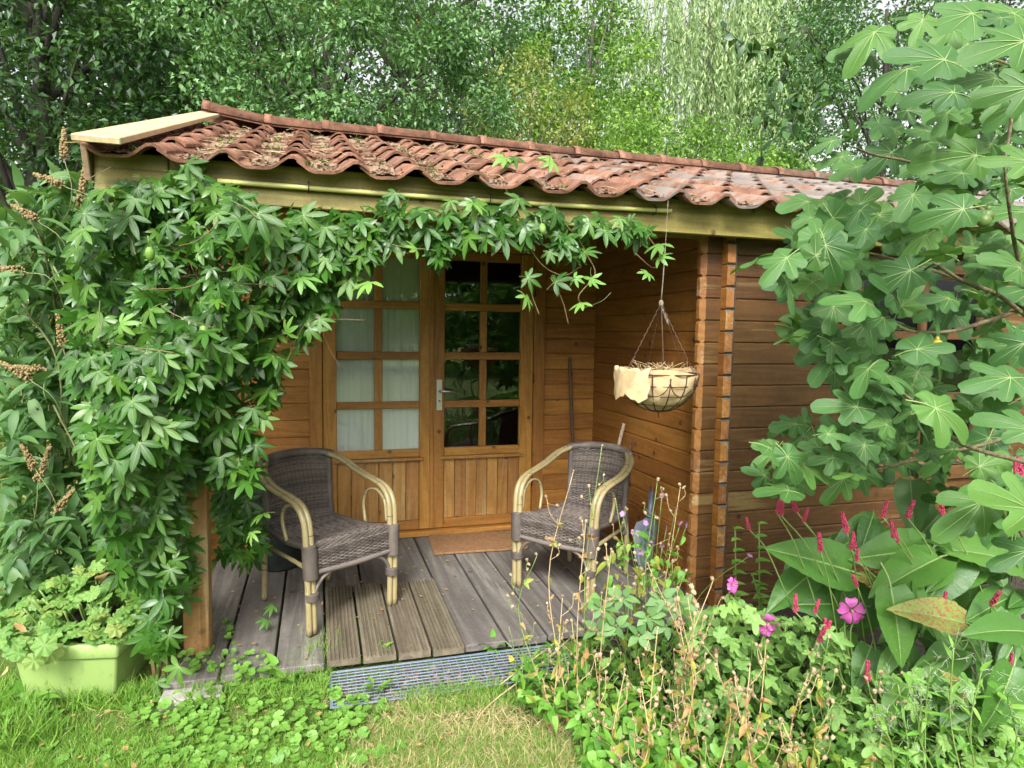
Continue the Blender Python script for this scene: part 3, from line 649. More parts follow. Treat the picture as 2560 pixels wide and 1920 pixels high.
def chair_parts():
    out = []
    # arms with the front legs: two canes side by side
    for s in (-1, 1):
        m = MB()
        for dx, dy, dz, z0 in ((0, 0, 0, 0), (-.028, .004, .004, 0)):
            p = [(.25, -.27, 0), (.254, -.268, .2), (.258, -.262, .42), (.262, -.245, .55), (.266, -.19, .632), (.27, -.1, .665), (.274, .0, .685), (.272, .09, .715), (.255, .18, .762), (.215, .25, .792)]
            q = spline([(s*(x+dx), y+dy, z+dz*(z > .5)) for x, y, z in p], 6)
            m.tube(q, .0148, 9, 0)
            for idx in ((9, 31, 41, 52) if dx == 0 else (14, 27, 45)): 
                t = (q[idx+1]-q[idx]).normalized(); m.tube([q[idx]-t*.0018, q[idx]+t*.0018], .0156, 9, 0, 1)
        out.append(('arm', m.mesh('arm', [M_CANE, M_NODE])))
        m = MB(); q = spline([(s*.19, .235, .42), (s*.2, .25, .25), (s*.197, .262, .1), (s*.195, .272, 0)], 4); m.tube(q, .0155, 9)
        t = (q[6]-q[5]).normalized(); m.tube([q[6]-t*.002, q[6]+t*.002], .0163, 9, 0, 1); out.append(('leg', m.mesh('leg', [M_CANE, M_NODE])))
        m = MB(); lp = spline([(s*.235, -.225, .44), (s*.24, -.2, .545), (s*.243, -.13, .605), (s*.243, -.05, .585), (s*.24, -.012, .5), (s*.232, -.04, .40)], 7); m.tube(lp, .0095, 8)
        for i in (8, 24): t = (lp[i+1]-lp[i]).normalized(); m.tube([lp[i]-t*.0015, lp[i]+t*.0015], .0103, 8, 0, 1)
        out.append(('side_loop', m.mesh('side_loop', [M_CANE, M_NODE])))
        for bp_, br, bk in (([(s*.237, -.267, .27), (s*.24, -.265, .36), (s*.243, -.262, .43)], .036, 10), ([(s*.234, -.268, .165), (s*.235, -.268, .2)], .0345, 4), ([(s*.188, .24, .26), (s*.19, .24, .34), (s*.19, .236, .43)], .021, 10)):
            m = MB(); wrap(m, bp_, br, bk); out.append(('binding', m.mesh('binding', M_WICK)))
        m = MB(); wrap(m, [(s*.222, -.268, .185), (s*.2, -.27, .235), (s*.16, -.272, .272), (s*.1, -.274, .29)], .0085, 6, .006, .0015, 7, .7); out.append(('brace', m.mesh('brace', M_WICK)))
        m = MB(); wrap(m, [(s*.197, .262, .77), (s*.192, .25, .6), (s*.188, .235, .42)], .0185, 8); out.append(('back_post', m.mesh('back_post', M_WICK)))
        m = MB(); m.tube([(s*.22, -.25, .295), (s*.19, .24, .3)], .011, 8); out.append(('side_rail', m.mesh('side_rail', M_CANE)))
        m = MB(); wrap(m, [(s*.215, -.24, .405), (s*.21, 0, .385), (s*.19, .235, .39)], .017, 8, .007); out.append(('seat_edge', m.mesh('seat_edge', M_WICK)))
    m = MB(); wrap(m, [(-.218, .246, .79), (-.16, .292, .802), (-.08, .318, .81), (0, .326, .812), (.08, .318, .81), (.16, .292, .802), (.218, .246, .79)], .0235, 8, .006); out.append(('top_rail', m.mesh('top_rail', M_WICK)))
    m = MB(); wrap(m, [(-.225, -.274, .298), (0, -.28, .292), (.225, -.274, .298)], .0135, 10, .0065, .002, 8, .8); out.append(('front_rail', m.mesh('front_rail', M_WICK)))
    def back(u, v):
        a = 2*u-1; return (a*(.19*(1-v)+.182*v), (.318-.06*a*a)*(1-v)+(.25-.03*a*a)*v-.02*math.sin(pi*v)*(1-a*a), .795*(1-v)+.395*v-.02*a*a*(1-v))
    out.append(('backrest', weave(back, 16, 50, .0043, .0046, 3).mesh('backrest', M_WICK)))
    pr = [(.235, .395), (.15, .385), (.02, .385), (-.1, .395), (-.19, .415), (-.245, .425), (-.268, .41), (-.277, .38), (-.279, .34), (-.277, .30)]
    ps = spline([(0, a, b) for a, b in pr], 8); cum = [0]
    for i in range(len(ps)-1): cum.append(cum[-1]+(ps[i+1]-ps[i]).length)
    def seat(u, v):
        t = v*cum[-1]; i = 0
        while i < len(ps)-2 and cum[i+1] < t: i += 1
        p = ps[i].lerp(ps[i+1], min(1, (t-cum[i])/(cum[i+1]-cum[i]))); a = 2*u-1
        w = .185+.035*min(1, v/.7); return (a*w, p.y, p.z-.018*(1-a*a)*math.sin(pi*min(1, v/.75)))
    out.append(('seat', weave(seat, 18, 80, .0043, .0044, 5).mesh('seat', M_WICK)))
    return out
CP = chair_parts()
for _, me in CP:                                                 # the back sits a little lower than the first lay-out
    for v in me.vertices:
        k_ = min(1, max(0, (v.co.z-.5)/.3)); v.co.z -= .055*k_*k_*(3-2*k_)
for (x, y, a, lab) in ((-2.02, -1.10, -.55, 'brown wicker cane armchair beside the vine post, turned right'), (-.60, -1.12, .90, 'brown wicker cane armchair by the porch side wall, turned left')):
    t = thing('wicker_chair', lab, 'chair', (x, y, .012 if x < -1 else .001), 'wicker chairs on the deck', -a)
    for nm_, me in CP: inst(nm_, me, WM[t].copy(), t)

# metal bin behind the left chair
b = thing('metal_bin', 'dark zinc dustbin with domed lid behind the left chair', 'bin', (-2.285, -.40, 0))
m = MB(); m.lathe([(0, .01), (.13, .01), (.135, 0), (.138, .012), (.133, .03), (.14, .05), (.155, .3), (.16, .47), (.166, .475), (.166, .49)], 32); m.build('body', M_BIN, b, M=WM[b].copy())
m = MB(); m.lathe([(.175, .47), (.178, .48), (.178, .505), (.165, .515), (.12, .535), (.05, .55), (0, .553)], 32); l = m.build('lid', M_BIN, b, M=WM[b].copy())
m = MB(); m.tube(spline([(-.05, 0, .545), (-.045, 0, .585), (0, 0, .6), (.045, 0, .585), (.05, 0, .545)], 4), .006, 6); m.build('handle', M_BIN, l, M=WM[b].copy())
m = MB(); m.tube(spline([(.158, -.02, .4), (.172, -.03, .36), (.172, .03, .36), (.158, .02, .4)], 4), .005, 6); m.build('side_handle', M_BIN, b, M=WM[b].copy())
# doormat
mt = thing('doormat', 'brown coir doormat lying before the right door leaf', 'doormat', (-1.0, -.31, 0))
inst('backing', bev_box(.63, .38, .016, .004, M_COIR), T(-1.005, -.315, .0095) @ Matrix.Rotation(-.06, 4, 'Z'), mt)
nf = 9000; q = (rng.random((nf, 2))-.5)*np.array([.635, .385]); ca, sa = math.cos(-.06), math.sin(-.06)
pp = np.stack([-1.005+q[:, 0]*ca-q[:, 1]*sa, -.315+q[:, 0]*sa+q[:, 1]*ca, np.full(nf, .014)], 1)
fib = inst('pile', scatter_mesh('pile', [(-.12, 0, 0), (.12, 0, 0), (.05, 1, .1)], [(0, 1, 2)], pp, rdir(nf)*.55+np.array([0, 0, 1]), rdir(nf), rng.uniform(.008, .016, nf), rng.random(nf), M_COIR), I4, mt); fib['kind'] = 'stuff'
# tools along the walls
pl = on(1234, 778, 1, -.06); t = thing('garden_pole', 'dark thin wooden pole leaning on the back wall right of the door', 'pole', (pl[0]+.05, -.12, 0))
MB().tube(spline([(pl[0]+.06, -.13, 0), (pl[0]+.02, -.08, .65), (pl[0], -.035, pl[2]-.03), (pl[0]-.001, -.033, pl[2])], 4), [.0125]*12+[.006], 8).build('shaft', W_POLE, t)
p = on(1348, 915, 0, -.06); t = thing('broom', 'pale tape wrapped broom handle leaning in the porch corner', 'broom', (-.2, -.42, 0))
q0 = Vector((-.21, p[1]+.11, .0)); q1 = Vector(p); m = MB(); m.tube([q0.lerp(q1, f) for f in (0, .3, .6, .7)], .011, 8); m.build('shaft', W_POLE, t)
m = MB(); S = [q0.lerp(q1, .7+.3*i/40) for i in range(41)]; m.tube(S, [.0125+.0016*math.sin(i*2.1) for i in range(40)]+[.015], 9); m.build('grip', M_WRAP, t)
m = MB(); m.box(q0+Vector((0, 0, .05)), (.02, .12, .02)); m.build('head', W_POLE, t, False)
m = MB()
for i in range(120): a = q0+Vector((random.uniform(-.015, .015), random.uniform(-.115, .115), .035)); m.tube([a, a+Vector((random.uniform(-.012, .012), random.uniform(-.01, .01), -.034))], .0018, 3, cap=False)
m.build('bristles', W_POLE, t)
p = on(1365, 957, 0, -.05); p2 = on(1361, 1050, 0, -.05); t = thing('iron_hook', 'thin rusty iron rod hanging on the porch side wall', 'hook', tuple(p))
MB().tube(spline([(p[0], p[1]-.022, p[2]-.005), (p[0]+.01, p[1]-.006, p[2]+.004), p, p+(p2-p)*.5+np.array([0, .006, 0]), p2], 4), .0035, 6).build('rod', M_RUST, t)
MB().tube([(p[0]-.03, p[1], p[2]+.002), (p[0]+.06, p[1], p[2]+.002)], .003, 6).build('nail', M_RUST, t)
# shovel propped in the corner
top = on(1409, 1052, 0, -.06); t = thing('shovel', 'blue grey steel shovel with scratched blade leaning on the side wall', 'shovel', (-.2, -1.05, 0))
bl = on(1398, 1168, 0, -.16); H = Vector((top[0], top[1], top[2])); B = Vector((bl[0], bl[1], bl[2]))
ax = (H-B).normalized(); m = MB(); J = B+ax*.2
m.tube([J, J.lerp(H, .5), H], [.016, .0155, .015], 9); m.build('shaft', W_POLE, t)
side = ax.cross(Vector((-1, -.35, .25))).normalized(); fwd = side.cross(ax); m = MB(); v = []; f = []
ol = [(.17, .016), (.145, .04), (.13, .078), (.1, .088), (.0, .082), (-.08, .07), (-.12, .046), (-.14, .015)]
for (h, w) in ol:
    for i in range(9):
        s = 2*i/8-1; v.append(B+ax*(h-.02)+side*(s*w)+fwd*(.03*s*s*(w/.1)))
for r in range(len(ol)-1):
    for i in range(8): f.append((r*9+i, r*9+i+1, r*9+i+10, r*9+i+9))
k = len(v); v += [a-fwd*.003 for a in v[:k]]; f += [tuple(k+i for i in reversed(q)) for q in f]
bld = m.add(v, f).build('blade', M_SHOV, t)
m = MB(); cmk = B+ax*.03+fwd*.0065
for (r, c) in ((.028, 0), (.02, -.06)):
    q = [cmk+ax*(c+r*1.3*math.sin(a))+side*(.015+r*math.cos(a))+fwd*.004 for a in np.linspace(-.6, 4.4, 22)]; m.tube(q, .0022, 5)
m.build('stamped_mark', M_BLACK, bld)
m = MB(); m.tube([J-ax*.06, J+ax*.1], [.02, .018], 9); m.build('socket', M_SHOV, t)
# hanging basket
BY = -1.80; rc = on(1424, 806, 1, BY); kn = on(1428, 655, 1, BY); R = .185
t = thing('hanging_basket', 'wire hanging basket with burlap liner hanging from the eaves', 'basket', (rc[0], rc[1], rc[2]-R))
m = MB(); C3 = Vector(rc); m.tube([C3+Vector((R*math.cos(a), R*math.sin(a), 0)) for a in np.linspace(0, 2*pi, 41)[:-1]], .0036, 6, closed=True)
def bp(th, ph): return C3+Vector((R*math.cos(th)*math.sin(ph), R*math.sin(th)*math.sin(ph), -R*1.0*math.cos(ph)))
for i in range(14): m.tube([bp(2*pi*i/14, pi/2*(j/8)) for j in range(9)], .0028, 5, cap=False)
for ph in (.35, .68, 1.0, 1.28): m.tube([bp(a, ph) for a in np.linspace(0, 2*pi, 37)[:-1]], .0022, 5, closed=True)
for th in (-2.2, -1.4, -.6):
    m.tube([C3+Vector((R*math.cos(th+d)*math.sin(1.55-e), R*math.sin(th+d)*math.sin(1.55-e), -R*math.cos(1.55-e))) for d, e in [(.42*math.cos(a), .55*math.sin(a)) for a in np.linspace(0, pi, 14)]], .002, 5, cap=False)
m.tube([C3+Vector((0, 0, -R)), C3+Vector((.004, 0, -R-.03))], .0025, 5); m.build('wire_frame', M_RUST, t)
m = MB(); v = []; f = []; nn, mm = 36, 12
for j in range(mm+1):
    for i in range(nn):
        th = 2*pi*i/nn; ph = pi/2*(1.06*j/mm); bul = .985+.05*math.sin(7*th+2*math.sin(5*ph))*math.sin(ph)*math.sin(9*ph)+.012*math.sin(14*th)
        p = C3+Vector((R*bul*math.cos(th)*math.sin(ph), R*bul*math.sin(th)*math.sin(ph), -R*bul*math.cos(ph)))
        if j == mm: p.z += .012*math.sin(3*th+1)-.004
        v.append(p)
for j in range(mm):
    for i in range(nn): f.append((j*nn+i, j*nn+(i+1) % nn, (j+1)*nn+(i+1) % nn, (j+1)*nn+i))
m.add(v, f).build('liner', M_JUTE, t)
m = MB(); m.lathe([(0, .012), (.08, .008), (.14, -.004), (.168, -.03)], 20, c=tuple(C3)); m.build('compost', M_SOIL, t)
m = MB(); v = []; f = []; gu, gv = 12, 12                        # loose flap folded out over the rim
for j in range(gv+1):
    for i in range(gu+1):
        s = j/gv; th = rad(163)+rad(66)*(i/gu)+.03*math.sin(j*1.1+i*.4); dr = .97+.19*min(1, s*4)+.014*math.sin(i*1.3+5*s)+.01*math.sin(i*2.9+j*1.3)
        z = .03*math.sin(min(1, s*4)*pi*.5)-.03*(s > .25)*(s-.25)-.15*max(0, s-.22)*(1+.12*math.sin(i*.8))+.007*math.sin(i*1.7+.5)*(1-s)+.006*math.sin(i*2.3)
        v.append(C3+Vector((R*dr*math.cos(th), R*dr*math.sin(th), z)))
for j in range(gv):
    for i in range(gu): a = j*(gu+1)+i; f.append((a, a+1, a+gu+2, a+gu+1))
m.add(v, f).build('burlap_flap', M_JUTE, t)
K = Vector(kn); hook = Vector(on(1428, 432, 1, -1.835)); hook.x = K.x
for i, th in enumerate((rad(185), rad(300), rad(20), rad(80))):
    m = MB(); e = C3+Vector((R*math.cos(th), R*math.sin(th), 0)); S = [K.lerp(e, j/46) for j in range(47)]
    m.tube([p+Vector((.003*math.cos(j*1.6), .003*math.sin(j*1.6), 0)) for j, p in enumerate(S)], .0024 if i < 3 else .002, 4); m.build('chain', M_RUST, t)
m = MB(); m.tube(spline([hook, hook.lerp(K, .5)+Vector((.002, 0, 0)), K], 5), [.0012]*5+[.003]*6, 6); m.blob(K, (.013, .012, .017)); m.tube(spline([K, K+Vector((.012, -.006, -.04)), K+Vector((.035, -.012, -.1))], 4), .006, 6); m.build('rope', M_ROPE, t)
m = MB(); m.tube(spline([K, K.lerp(C3, .6)+Vector((.004, -.02, 0)), C3+Vector((.01, -.02, -.01))], 5), .0035, 6); m.build('dead_stem', M_RUST, t)
m = MB()
for i in range(110):
    a = random.uniform(0, 6.28); r0 = random.uniform(0, .14); p = C3+Vector((r0*math.cos(a), r0*math.sin(a), -.01)); m.tube(spline([p, p+Vector((random.uniform(-.03, .03), random.uniform(-.03, .03), random.uniform(.01, .04))), p+Vector((random.uniform(-.06, .06), random.uniform(-.05, .05), random.uniform(.0, .07)))], 3), .0013, 3, random.random())
dt = m.build('dry_twigs', STEM_D, t); dt['kind'] = 'stuff'
# cane clipped to the fascia
a0 = on(470, 391, 1, -1.762); a1 = on(1450, 456, 1, -1.762); t = thing('bamboo_cane', 'long yellow green cane fixed along the eaves board for the vine', 'cane', tuple((a0+a1)/2))
m = MB(); S = [Vector(a0).lerp(Vector(a1), i/20)+Vector((0, 0, -.008*math.sin(pi*i/20))) for i in range(21)]; m.tube(S, .0105, 8); m.build('cane', M_CANEG, t)
for f_ in (.17, .55, .955):
    c = Vector(a0).lerp(Vector(a1), f_); MB().tube(spline([c+Vector((0, .03, .03)), c+Vector((0, -.012, .014)), c+Vector((0, -.014, -.012)), c+Vector((0, .03, -.02))], 4), .0022, 5).build('hook', M_BLACK, t)
# plastic grating
gq = [on(724, 1452, 2, -.075), on(1172, 1384, 2, -.075)]; gx0, gx1 = -2.0, -.93; gy0, gy1 = -1.985, -1.74
t = thing('plastic_grating', 'blue grey plastic grating mat at the deck edge', 'grating', (-1.45, -1.87, -.1)); G = T(0, 0, 0); gz = -.045
RG = Matrix.Translation((0, -1.74, -.045)) @ Matrix.Rotation(rad(4), 4, 'X') @ Matrix.Translation((0, 1.74, .05)) @ Matrix.Translation((-1.985, -1.745, 0)) @ Matrix.Rotation(rad(-.5), 4, 'Z') @ Matrix.Translation((1.985, 1.745, 0))
nlong, ncr = 11, 31
def gbar(nm_, p0, p1, w, h):
    L = (Vector(p1)-Vector(p0)).length; inst(nm_, bev_box(L, w, h, .0012, M_GRAT), RG @ beam_M(p0, p1), t)
for i in range(nlong+1):
    y = gy0+(gy1-gy0)*i/nlong; e = i in (0, nlong); gbar('rim' if e else 'bar', (gx0, y, gz+(.001 if e else 0)), (gx1, y, gz+(.001 if e else 0)), .012 if e else .0055, .0045)
for i in range(ncr+1):
    x = gx0+(gx1-gx0)*i/ncr; e = i in (0, ncr); gbar('rim' if e else 'cross_bar', (x, gy0, gz-.003), (x, gy1, gz-.003), .012 if e else .003, .004)
# lime planter
PL = (-2.96, -1.385); t = thing('planter', 'lime green plastic trough planter standing on the lawn', 'planter', (*PL, GZ)); planter = t
def ring(w, d, z): return [(-w, -d, z), (w, -d, z), (w, d, z), (-w, d, z)]
def loft(rings, mat, name, parent, M):
    m = MB(); v = []; f = []
    for r in rings:
        c = []
        for k in range(4):
            a, b_, cc_ = Vector(r[k-1]), Vector(r[k]), Vector(r[(k+1) % 4]); q = .014
            c += [b_+(a-b_).normalized()*q, b_+((a-b_).normalized()+(cc_-b_).normalized())*q*.3, b_+(cc_-b_).normalized()*q]
        v += c
    n_ = 12
    for i in range(len(rings)-1):
        for k in range(n_): f.append((i*n_+k, i*n_+(k+1) % n_, (i+1)*n_+(k+1) % n_, (i+1)*n_+k))
    return m.add(v, f).build(name, mat, parent, True, M)
PM = T(*PL, GZ) @ Matrix.Rotation(rad(-10), 4, 'Z') @ Matrix.Diagonal((.82, .95, .9, 1))
loft([ring(.0, .0, .002), ring(.2, .29, .002), ring(.205, .295, .02), ring(.232, .32, .225)], M_PLANT, 'body', t, PM)
loft([ring(.228, .316, .222), ring(.243, .331, .224), ring(.246, .334, .23), ring(.248, .336, .283), ring(.243, .331, .29), ring(.22, .308, .288), ring(.215, .303, .2), ring(.0, .0, .2)], M_PLANT, 'rim', t, PM)
m = MB(); m.add([(-.21, -.3, .24), (.21, -.3, .24), (.21, .3, .245), (-.21, .3, .25)], [(0, 1, 2, 3)]); m.build('compost', M_SOIL, t, M=PM)
# saucer half hidden in the border
s = on(1600, 1352, 2, -.09); m = MB(); m.lathe([(0, 0), (.07, 0), (.085, .03), (.09, .032), (.088, .036), (.075, .012), (0, .01)], 28)
tag(m.build('terracotta_saucer', M_TERRA, None, True, T(s[0]+.02, s[1]-.12, GZ+.02)), 'small terracotta saucer half hidden in the border plants', 'saucer')

# ------------------------------------------------------------------ leaf shapes (local: y to the tip, z out of the face)
def blade(L=1.0, w=.3, fold=.25, droop=.25, st=(0, .14, .36, .62, .85, 1), base=.08, pw=.75, ang=0, wave=0.0, rnd=1.0):
    v = []; f = []; ca, sa = math.cos(ang), math.sin(ang)
    for i, t in enumerate(st):
        ww = w*.5*math.sin(pi*(base+(1-base)*t)**pw)**rnd*1.02 if t < 1 else 0.004
        y = t*L; z = -droop*L*t*t
        for s in (-1, 0, 1):
            x = s*ww; zz = z+abs(s)*ww*fold+(wave*math.sin(i*2.4+s) if s else 0)
            v.append((x*ca+y*sa, -x*sa+y*ca, zz))
    for i in range(len(st)-1):
        for s in (0, 1): a = i*3+s; f.append((a, a+1, a+4, a+3))
    return v, f
def shape(bl, pet=None, prad=.012, mats=None, name='leaf', veins=0.0):
    m = MB()
    for b in bl:
        v, f = blade(**b); m.add(v, f, 0, 0)
        if veins:
            n = len(v)//3; c = [Vector(v[3*i+1])+Vector((0, 0, .006)) for i in range(n)]; t = (c[-1]-c[0]).normalized(); sd = t.cross(Vector((0, 0, 1)))
            vv = []; 
            for i, p in enumerate(c): w_ = veins*(1-.8*i/(n-1)); vv += [p-sd*w_, p+sd*w_]
            m.add(vv, [(2*i, 2*i+1, 2*i+3, 2*i+2) for i in range(n-1)], 0, 1)
    if pet: m.tube(spline(pet, 2), prad, 3, .4, 1 if (mats and len(mats) > 1) else 0, cap=False)
    return m.mesh(name, mats)
def polar_leaf(rf, n=54, rings=(.3, .62, 1.0), cup=.1, wav=.03, a0=rad(168), pet=None, prad=.012, mats=None, veins=(), vw=.012, name='leaf', seed=0, wf=7):
    m = MB(); v = [(0, 0, 0)]; f = []; rr = random.Random(seed); ph = rr.uniform(0, 6)
    def zz(x, y): r2 = x*x+y*y; return -cup*r2+wav*math.sin(wf*math.atan2(x, y+.001)+ph)*r2**.5-.08*cup*y
    for q in rings:
        for i in range(n+1):
            a = -a0+2*a0*i/n; r = rf(a)*q; x, y = r*math.sin(a), r*math.cos(a); v.append((x, y, zz(x, y)))
    for i in range(n): f.append((0, 1+i+1, 1+i))
    for k in range(len(rings)-1):
        for i in range(n): a = 1+k*(n+1)+i; f.append((a, a+1, a+n+2, a+n+1))
    f = [tuple(reversed(q)) for q in f]; m.add(v, f, 0, 0)
    for a in veins:
        r = rf(a)*.93; d = (math.sin(a), math.cos(a)); sx, sy = d[1], -d[0]; vv = []
        for i in range(6):
            t = i/5; w_ = vw*(1-.85*t); x, y = d[0]*r*t, d[1]*r*t; z = zz(x, y)+.012
            vv += [(x-sx*w_, y-sy*w_, z), (x+sx*w_, y+sy*w_, z)]
        m.add(vv, [(2*i+1, 2*i, 2*i+2, 2*i+3) for i in range(5)], 0, 1)
    if pet: m.tube(spline(pet, 3), prad, 4, .4, 1 if (mats and len(mats) > 1) else 0, cap=False)
    return m.mesh(name, mats)
def lobes(ls, base=.3, sharp=2.2):
    def rf(a):
        r = base
        for (c, L, w) in ls:
            d = abs(a-c)/w
            r = max(r, L*math.exp(-(d**sharp)*.5))
        return r
    return rf
def leafobj(par, name, meshes, p, yd, nr, s): return inst(name, random.choice(meshes), frame(p, yd, nr, s), par)
def rv(a=1.0): return np.array([random.gauss(0, 1), random.gauss(0, 1), random.gauss(0, 1)])*a
UPV = np.array([0, 0, 1.0])

# ------------------------------------------------------------------ passion vine over the post and the eaves board
def passion(seed, seven=False):
    r = random.Random(seed); A = [0, .78, -.78, 1.62, -1.62]+([2.25, -2.25] if seven else [])
    bl = [dict(L=(1, .95, .95, .76, .76, .5, .5)[i]*r.uniform(.92, 1.06), w=(.29, .28, .28, .26, .26, .2, .2)[i]*r.uniform(.85, 1.1), fold=r.uniform(.1, .3), droop=r.uniform(.1, .4), ang=a+r.uniform(-.12, .12), base=.02, pw=1.12, rnd=.8, st=(0, .16, .36, .58, .78, .92, 1)) for i, a in enumerate(A)]
    return bl
PV = [shape(passion(s, s % 2), [(0, 0, 0), (0, -.25, -.08), (.05, -.55, -.3)], .014, [L_VINE, STEM_G], veins=.008) for s in range(6)]
PVY = [shape(passion(s+20), [(0, 0, 0), (0, -.3, -.1), (.05, -.55, -.3)], .02, [L_VINEY, STEM_G]) for s in range(3)]
vine = thing('passion_vine', 'leafy climbing vine covering the porch post and eaves', 'vine', (-2.65, -1.62, GZ))
mass = [(185, 430), (250, 400), (330, 385), (400, 365), (470, 395), (560, 425), (640, 455), (760, 455), (850, 425), (950, 450), (1000, 415), (1100, 450), (1170, 455), (1290, 465), (1400, 485), (1395, 520), (1320, 495), (1270, 520), (1230, 570), (1180, 545), (1110, 525), (1060, 505), (1010, 540), (940, 565), (870, 530), (790, 560), (750, 620), (700, 690), (650, 735), (600, 790), (600, 850), (570, 890), (545, 960), (555, 1040), (500, 1060), (455, 1040), (430, 1080), (415, 1180), (415, 1290), (385, 1330), (350, 1440), (310, 1400), (310, 1330), (250, 1250), (215, 1180), (190, 1000), (165, 800), (160, 600)]
extra = [(470, 1060), (560, 1080), (575, 1180), (520, 1220), (470, 1190)]
def vine_pt(x, y, f):
    band = x > 620 and y < 600
    Y = -1.93+.17*f if band else -2.02+.55*f+.12*math.sin(x*.013+y*.008)
    if y > 1040 and x > 420: Y = -1.36+.3*f
    if 395 < x < 470 and y > 950: Y = max(Y, -1.62)
    return on(x, y, 1, min(Y, -1.79) if (y < 520 and x > 230) else Y)
pts = list(sample_poly(mass, 235))+list(sample_poly(mass, 1))+list(sample_poly(extra, 18))
edge = [(520, 470), (620, 480), (700, 500), (800, 500), (880, 480), (960, 490), (1030, 470), (1090, 500), (1150, 520), (1200, 500), (1260, 480), (1340, 485), (1000, 505), (930, 500), (770, 560), (740, 610), (700, 640), (660, 690), (640, 740), (610, 780), (590, 840), (560, 900), (550, 960), (850, 500), (730, 520), (660, 560), (600, 600), (400, 1440), (370, 1380), (430, 1410), (480, 1380), (360, 1310), (280, 1230), (340, 1470), (420, 500), (380, 420), (300, 440)]
for (x, y) in pts+edge:
    x += random.uniform(-14, 14); y += random.uniform(-12, 12)
    if 385 < x < 472 and 1050 < y < 1395: x = 385-random.uniform(0, 50)
    p = vine_pt(x, y, abs(random.gauss(0, .22))); yd = np.array([random.gauss(0, .55), -.35, -.75])+.25*CR*random.gauss(0, 1); nr = -CW*.75+UPV*.65+rv(.35)
    leafobj(vine, 'leaf', PV, p, yd, nr, random.choice((.55, .8, .9, 1, 1, 1.08))*random.uniform(.072, .098)*(1.0 if y < 1150 else .9))
hang = [[(1131, 470), (1145, 533), (1176, 576), (1219, 595), (1254, 576)], [(1176, 446), (1240, 505), (1268, 551), (1285, 593), (1250, 639), (1262, 665)], [(1401, 512), (1426, 551), (1412, 579), (1373, 548)], [(1140, 590), (1150, 640), (1165, 680)], [(1190, 600), (1215, 650), (1228, 700)]]
tend = [[(600, 830), (660, 700), (735, 690), (790, 692)], [(690, 700), (715, 760), (740, 800)], [(1100, 420), (1060, 380), (900, 360)], [(1180, 400), (1190, 330), (1200, 300)], [(860, 550), (900, 540), (940, 500)], [(1262, 665), (1300, 650), (1320, 632)], [(230, 395), (190, 390), (240, 360)]]
sm = MB()
for q in hang: sm.tube(spline([on(x, y, 1, -1.86) for x, y in q], 6), .0032, 5, random.random())
for q in tend: sm.tube(spline([on(x, y, 1, -1.88) for x, y in q], 6), .0016, 4, random.random())
for k in range(34):
    x, y = sample_poly(mass, 1)[0]; a = random.uniform(0, 6.28); q = []
    for j in range(4): q.append(vine_pt(x, y, .02 if k % 2 else .3)); x += math.cos(a)*random.uniform(30, 60); y += abs(math.sin(a))*random.uniform(10, 50); a += random.uniform(-.6, .6)
    if not all(inpoly(np.array([x]), np.array([y-25]), mass)): continue
    sm.tube(spline(q, 4), .0022, 4, random.random(), cap=False)
base = Vector((-2.66, -1.62, GZ))
for k in range(7): sm.tube(spline([base+Vector((random.uniform(-.08, .08), random.uniform(-.05, .05), 0)), (-2.7+random.uniform(-.1, .15), -1.6, .6), (-2.7+random.uniform(-.15, .2), -1.66, 1.3), (-2.6+random.uniform(-.2, .3), -1.72, 1.9)], 5), [.005-.0002*i for i in range(16)], 6, random.random())
sm.build('stems', [STEM_R], vine)
for (x, y) in [(1140, 600), (1135, 640), (1262, 545), (1278, 600), (1258, 655), (1428, 528), (1424, 556), (1400, 590), (1240, 600), (1150, 500), (1200, 610), (405, 355), (430, 385), (620, 720), (590, 770), (690, 690), (480, 800), (520, 760), (300, 640), (340, 720), (350, 560), (650, 600), (800, 610), (900, 540), (1110, 350), (1160, 345), (1085, 370), (570, 1110), (545, 1150), (590, 1310), (575, 1340), (1190, 330), (560, 740), (260, 700), (215, 560), (470, 690), (1020, 440), (1120, 430)]:
    p = on(x, y, 1, -1.95 if y < 900 else -1.75) if y > 380 or x < 500 else np.array(slope_pt(on(x, y, 1, -1.5)[0], -1.5, .1))
    if y > 1300: p = on(x, y, 2, .06)
    leafobj(vine, 'leaf', PVY if random.random() < .7 else PV, p, np.array([random.gauss(0, .7), -.4, random.gauss(-.2, .5)]), -CW*.7+UPV*.6+rv(.4), random.uniform(.05, .085))
# inner foliage, too dense to tell apart
v0, f0 = [], []
for b_ in passion(2, True):
    a_, c_ = blade(**b_); f0 += [tuple(i+len(v0) for i in q) for q in c_]; v0 += a_
q = sample_poly(mass, 1250); q2 = sample_poly(extra, 60); q = np.concatenate([q, q2]); npv = len(q)
pos = np.array([vine_pt(x, y, .06+.85*random.random()**1.3) for x, y in q])
yd = rng.normal(0, .5, (npv, 3))+np.array([0, -.3, -.8]); nr = -CW*.6+UPV*.6+rng.normal(0, .4, (npv, 3))
o = inst('inner_leaves', scatter_mesh('inner_leaves', v0, f0, pos, yd, nr, rng.uniform(.045, .092, npv), rng.random(npv), L_VINE), I4, vine); o['kind'] = 'stuff'
fru = MB(); fru.blob((0, 0, -.02), (.0125, .0125, .02), 9, 7); fru.tube([(0, 0, 0), (0, 0, .03)], .0015, 4); fme = fru.mesh('fruit', leafmat('passion_fruit_skin', [(.16, .3, .05), (.2, .34, .06)], .4, .05))
for (x, y) in [(322, 533), (440, 700), (1170, 483)]:
    inst('fruit', fme, T(*on(x, y, 1, -2.0)) @ Matrix.Rotation(random.uniform(-.5, .5), 4, 'X') @ Matrix.Scale(random.uniform(.85, 1.3), 4), vine)

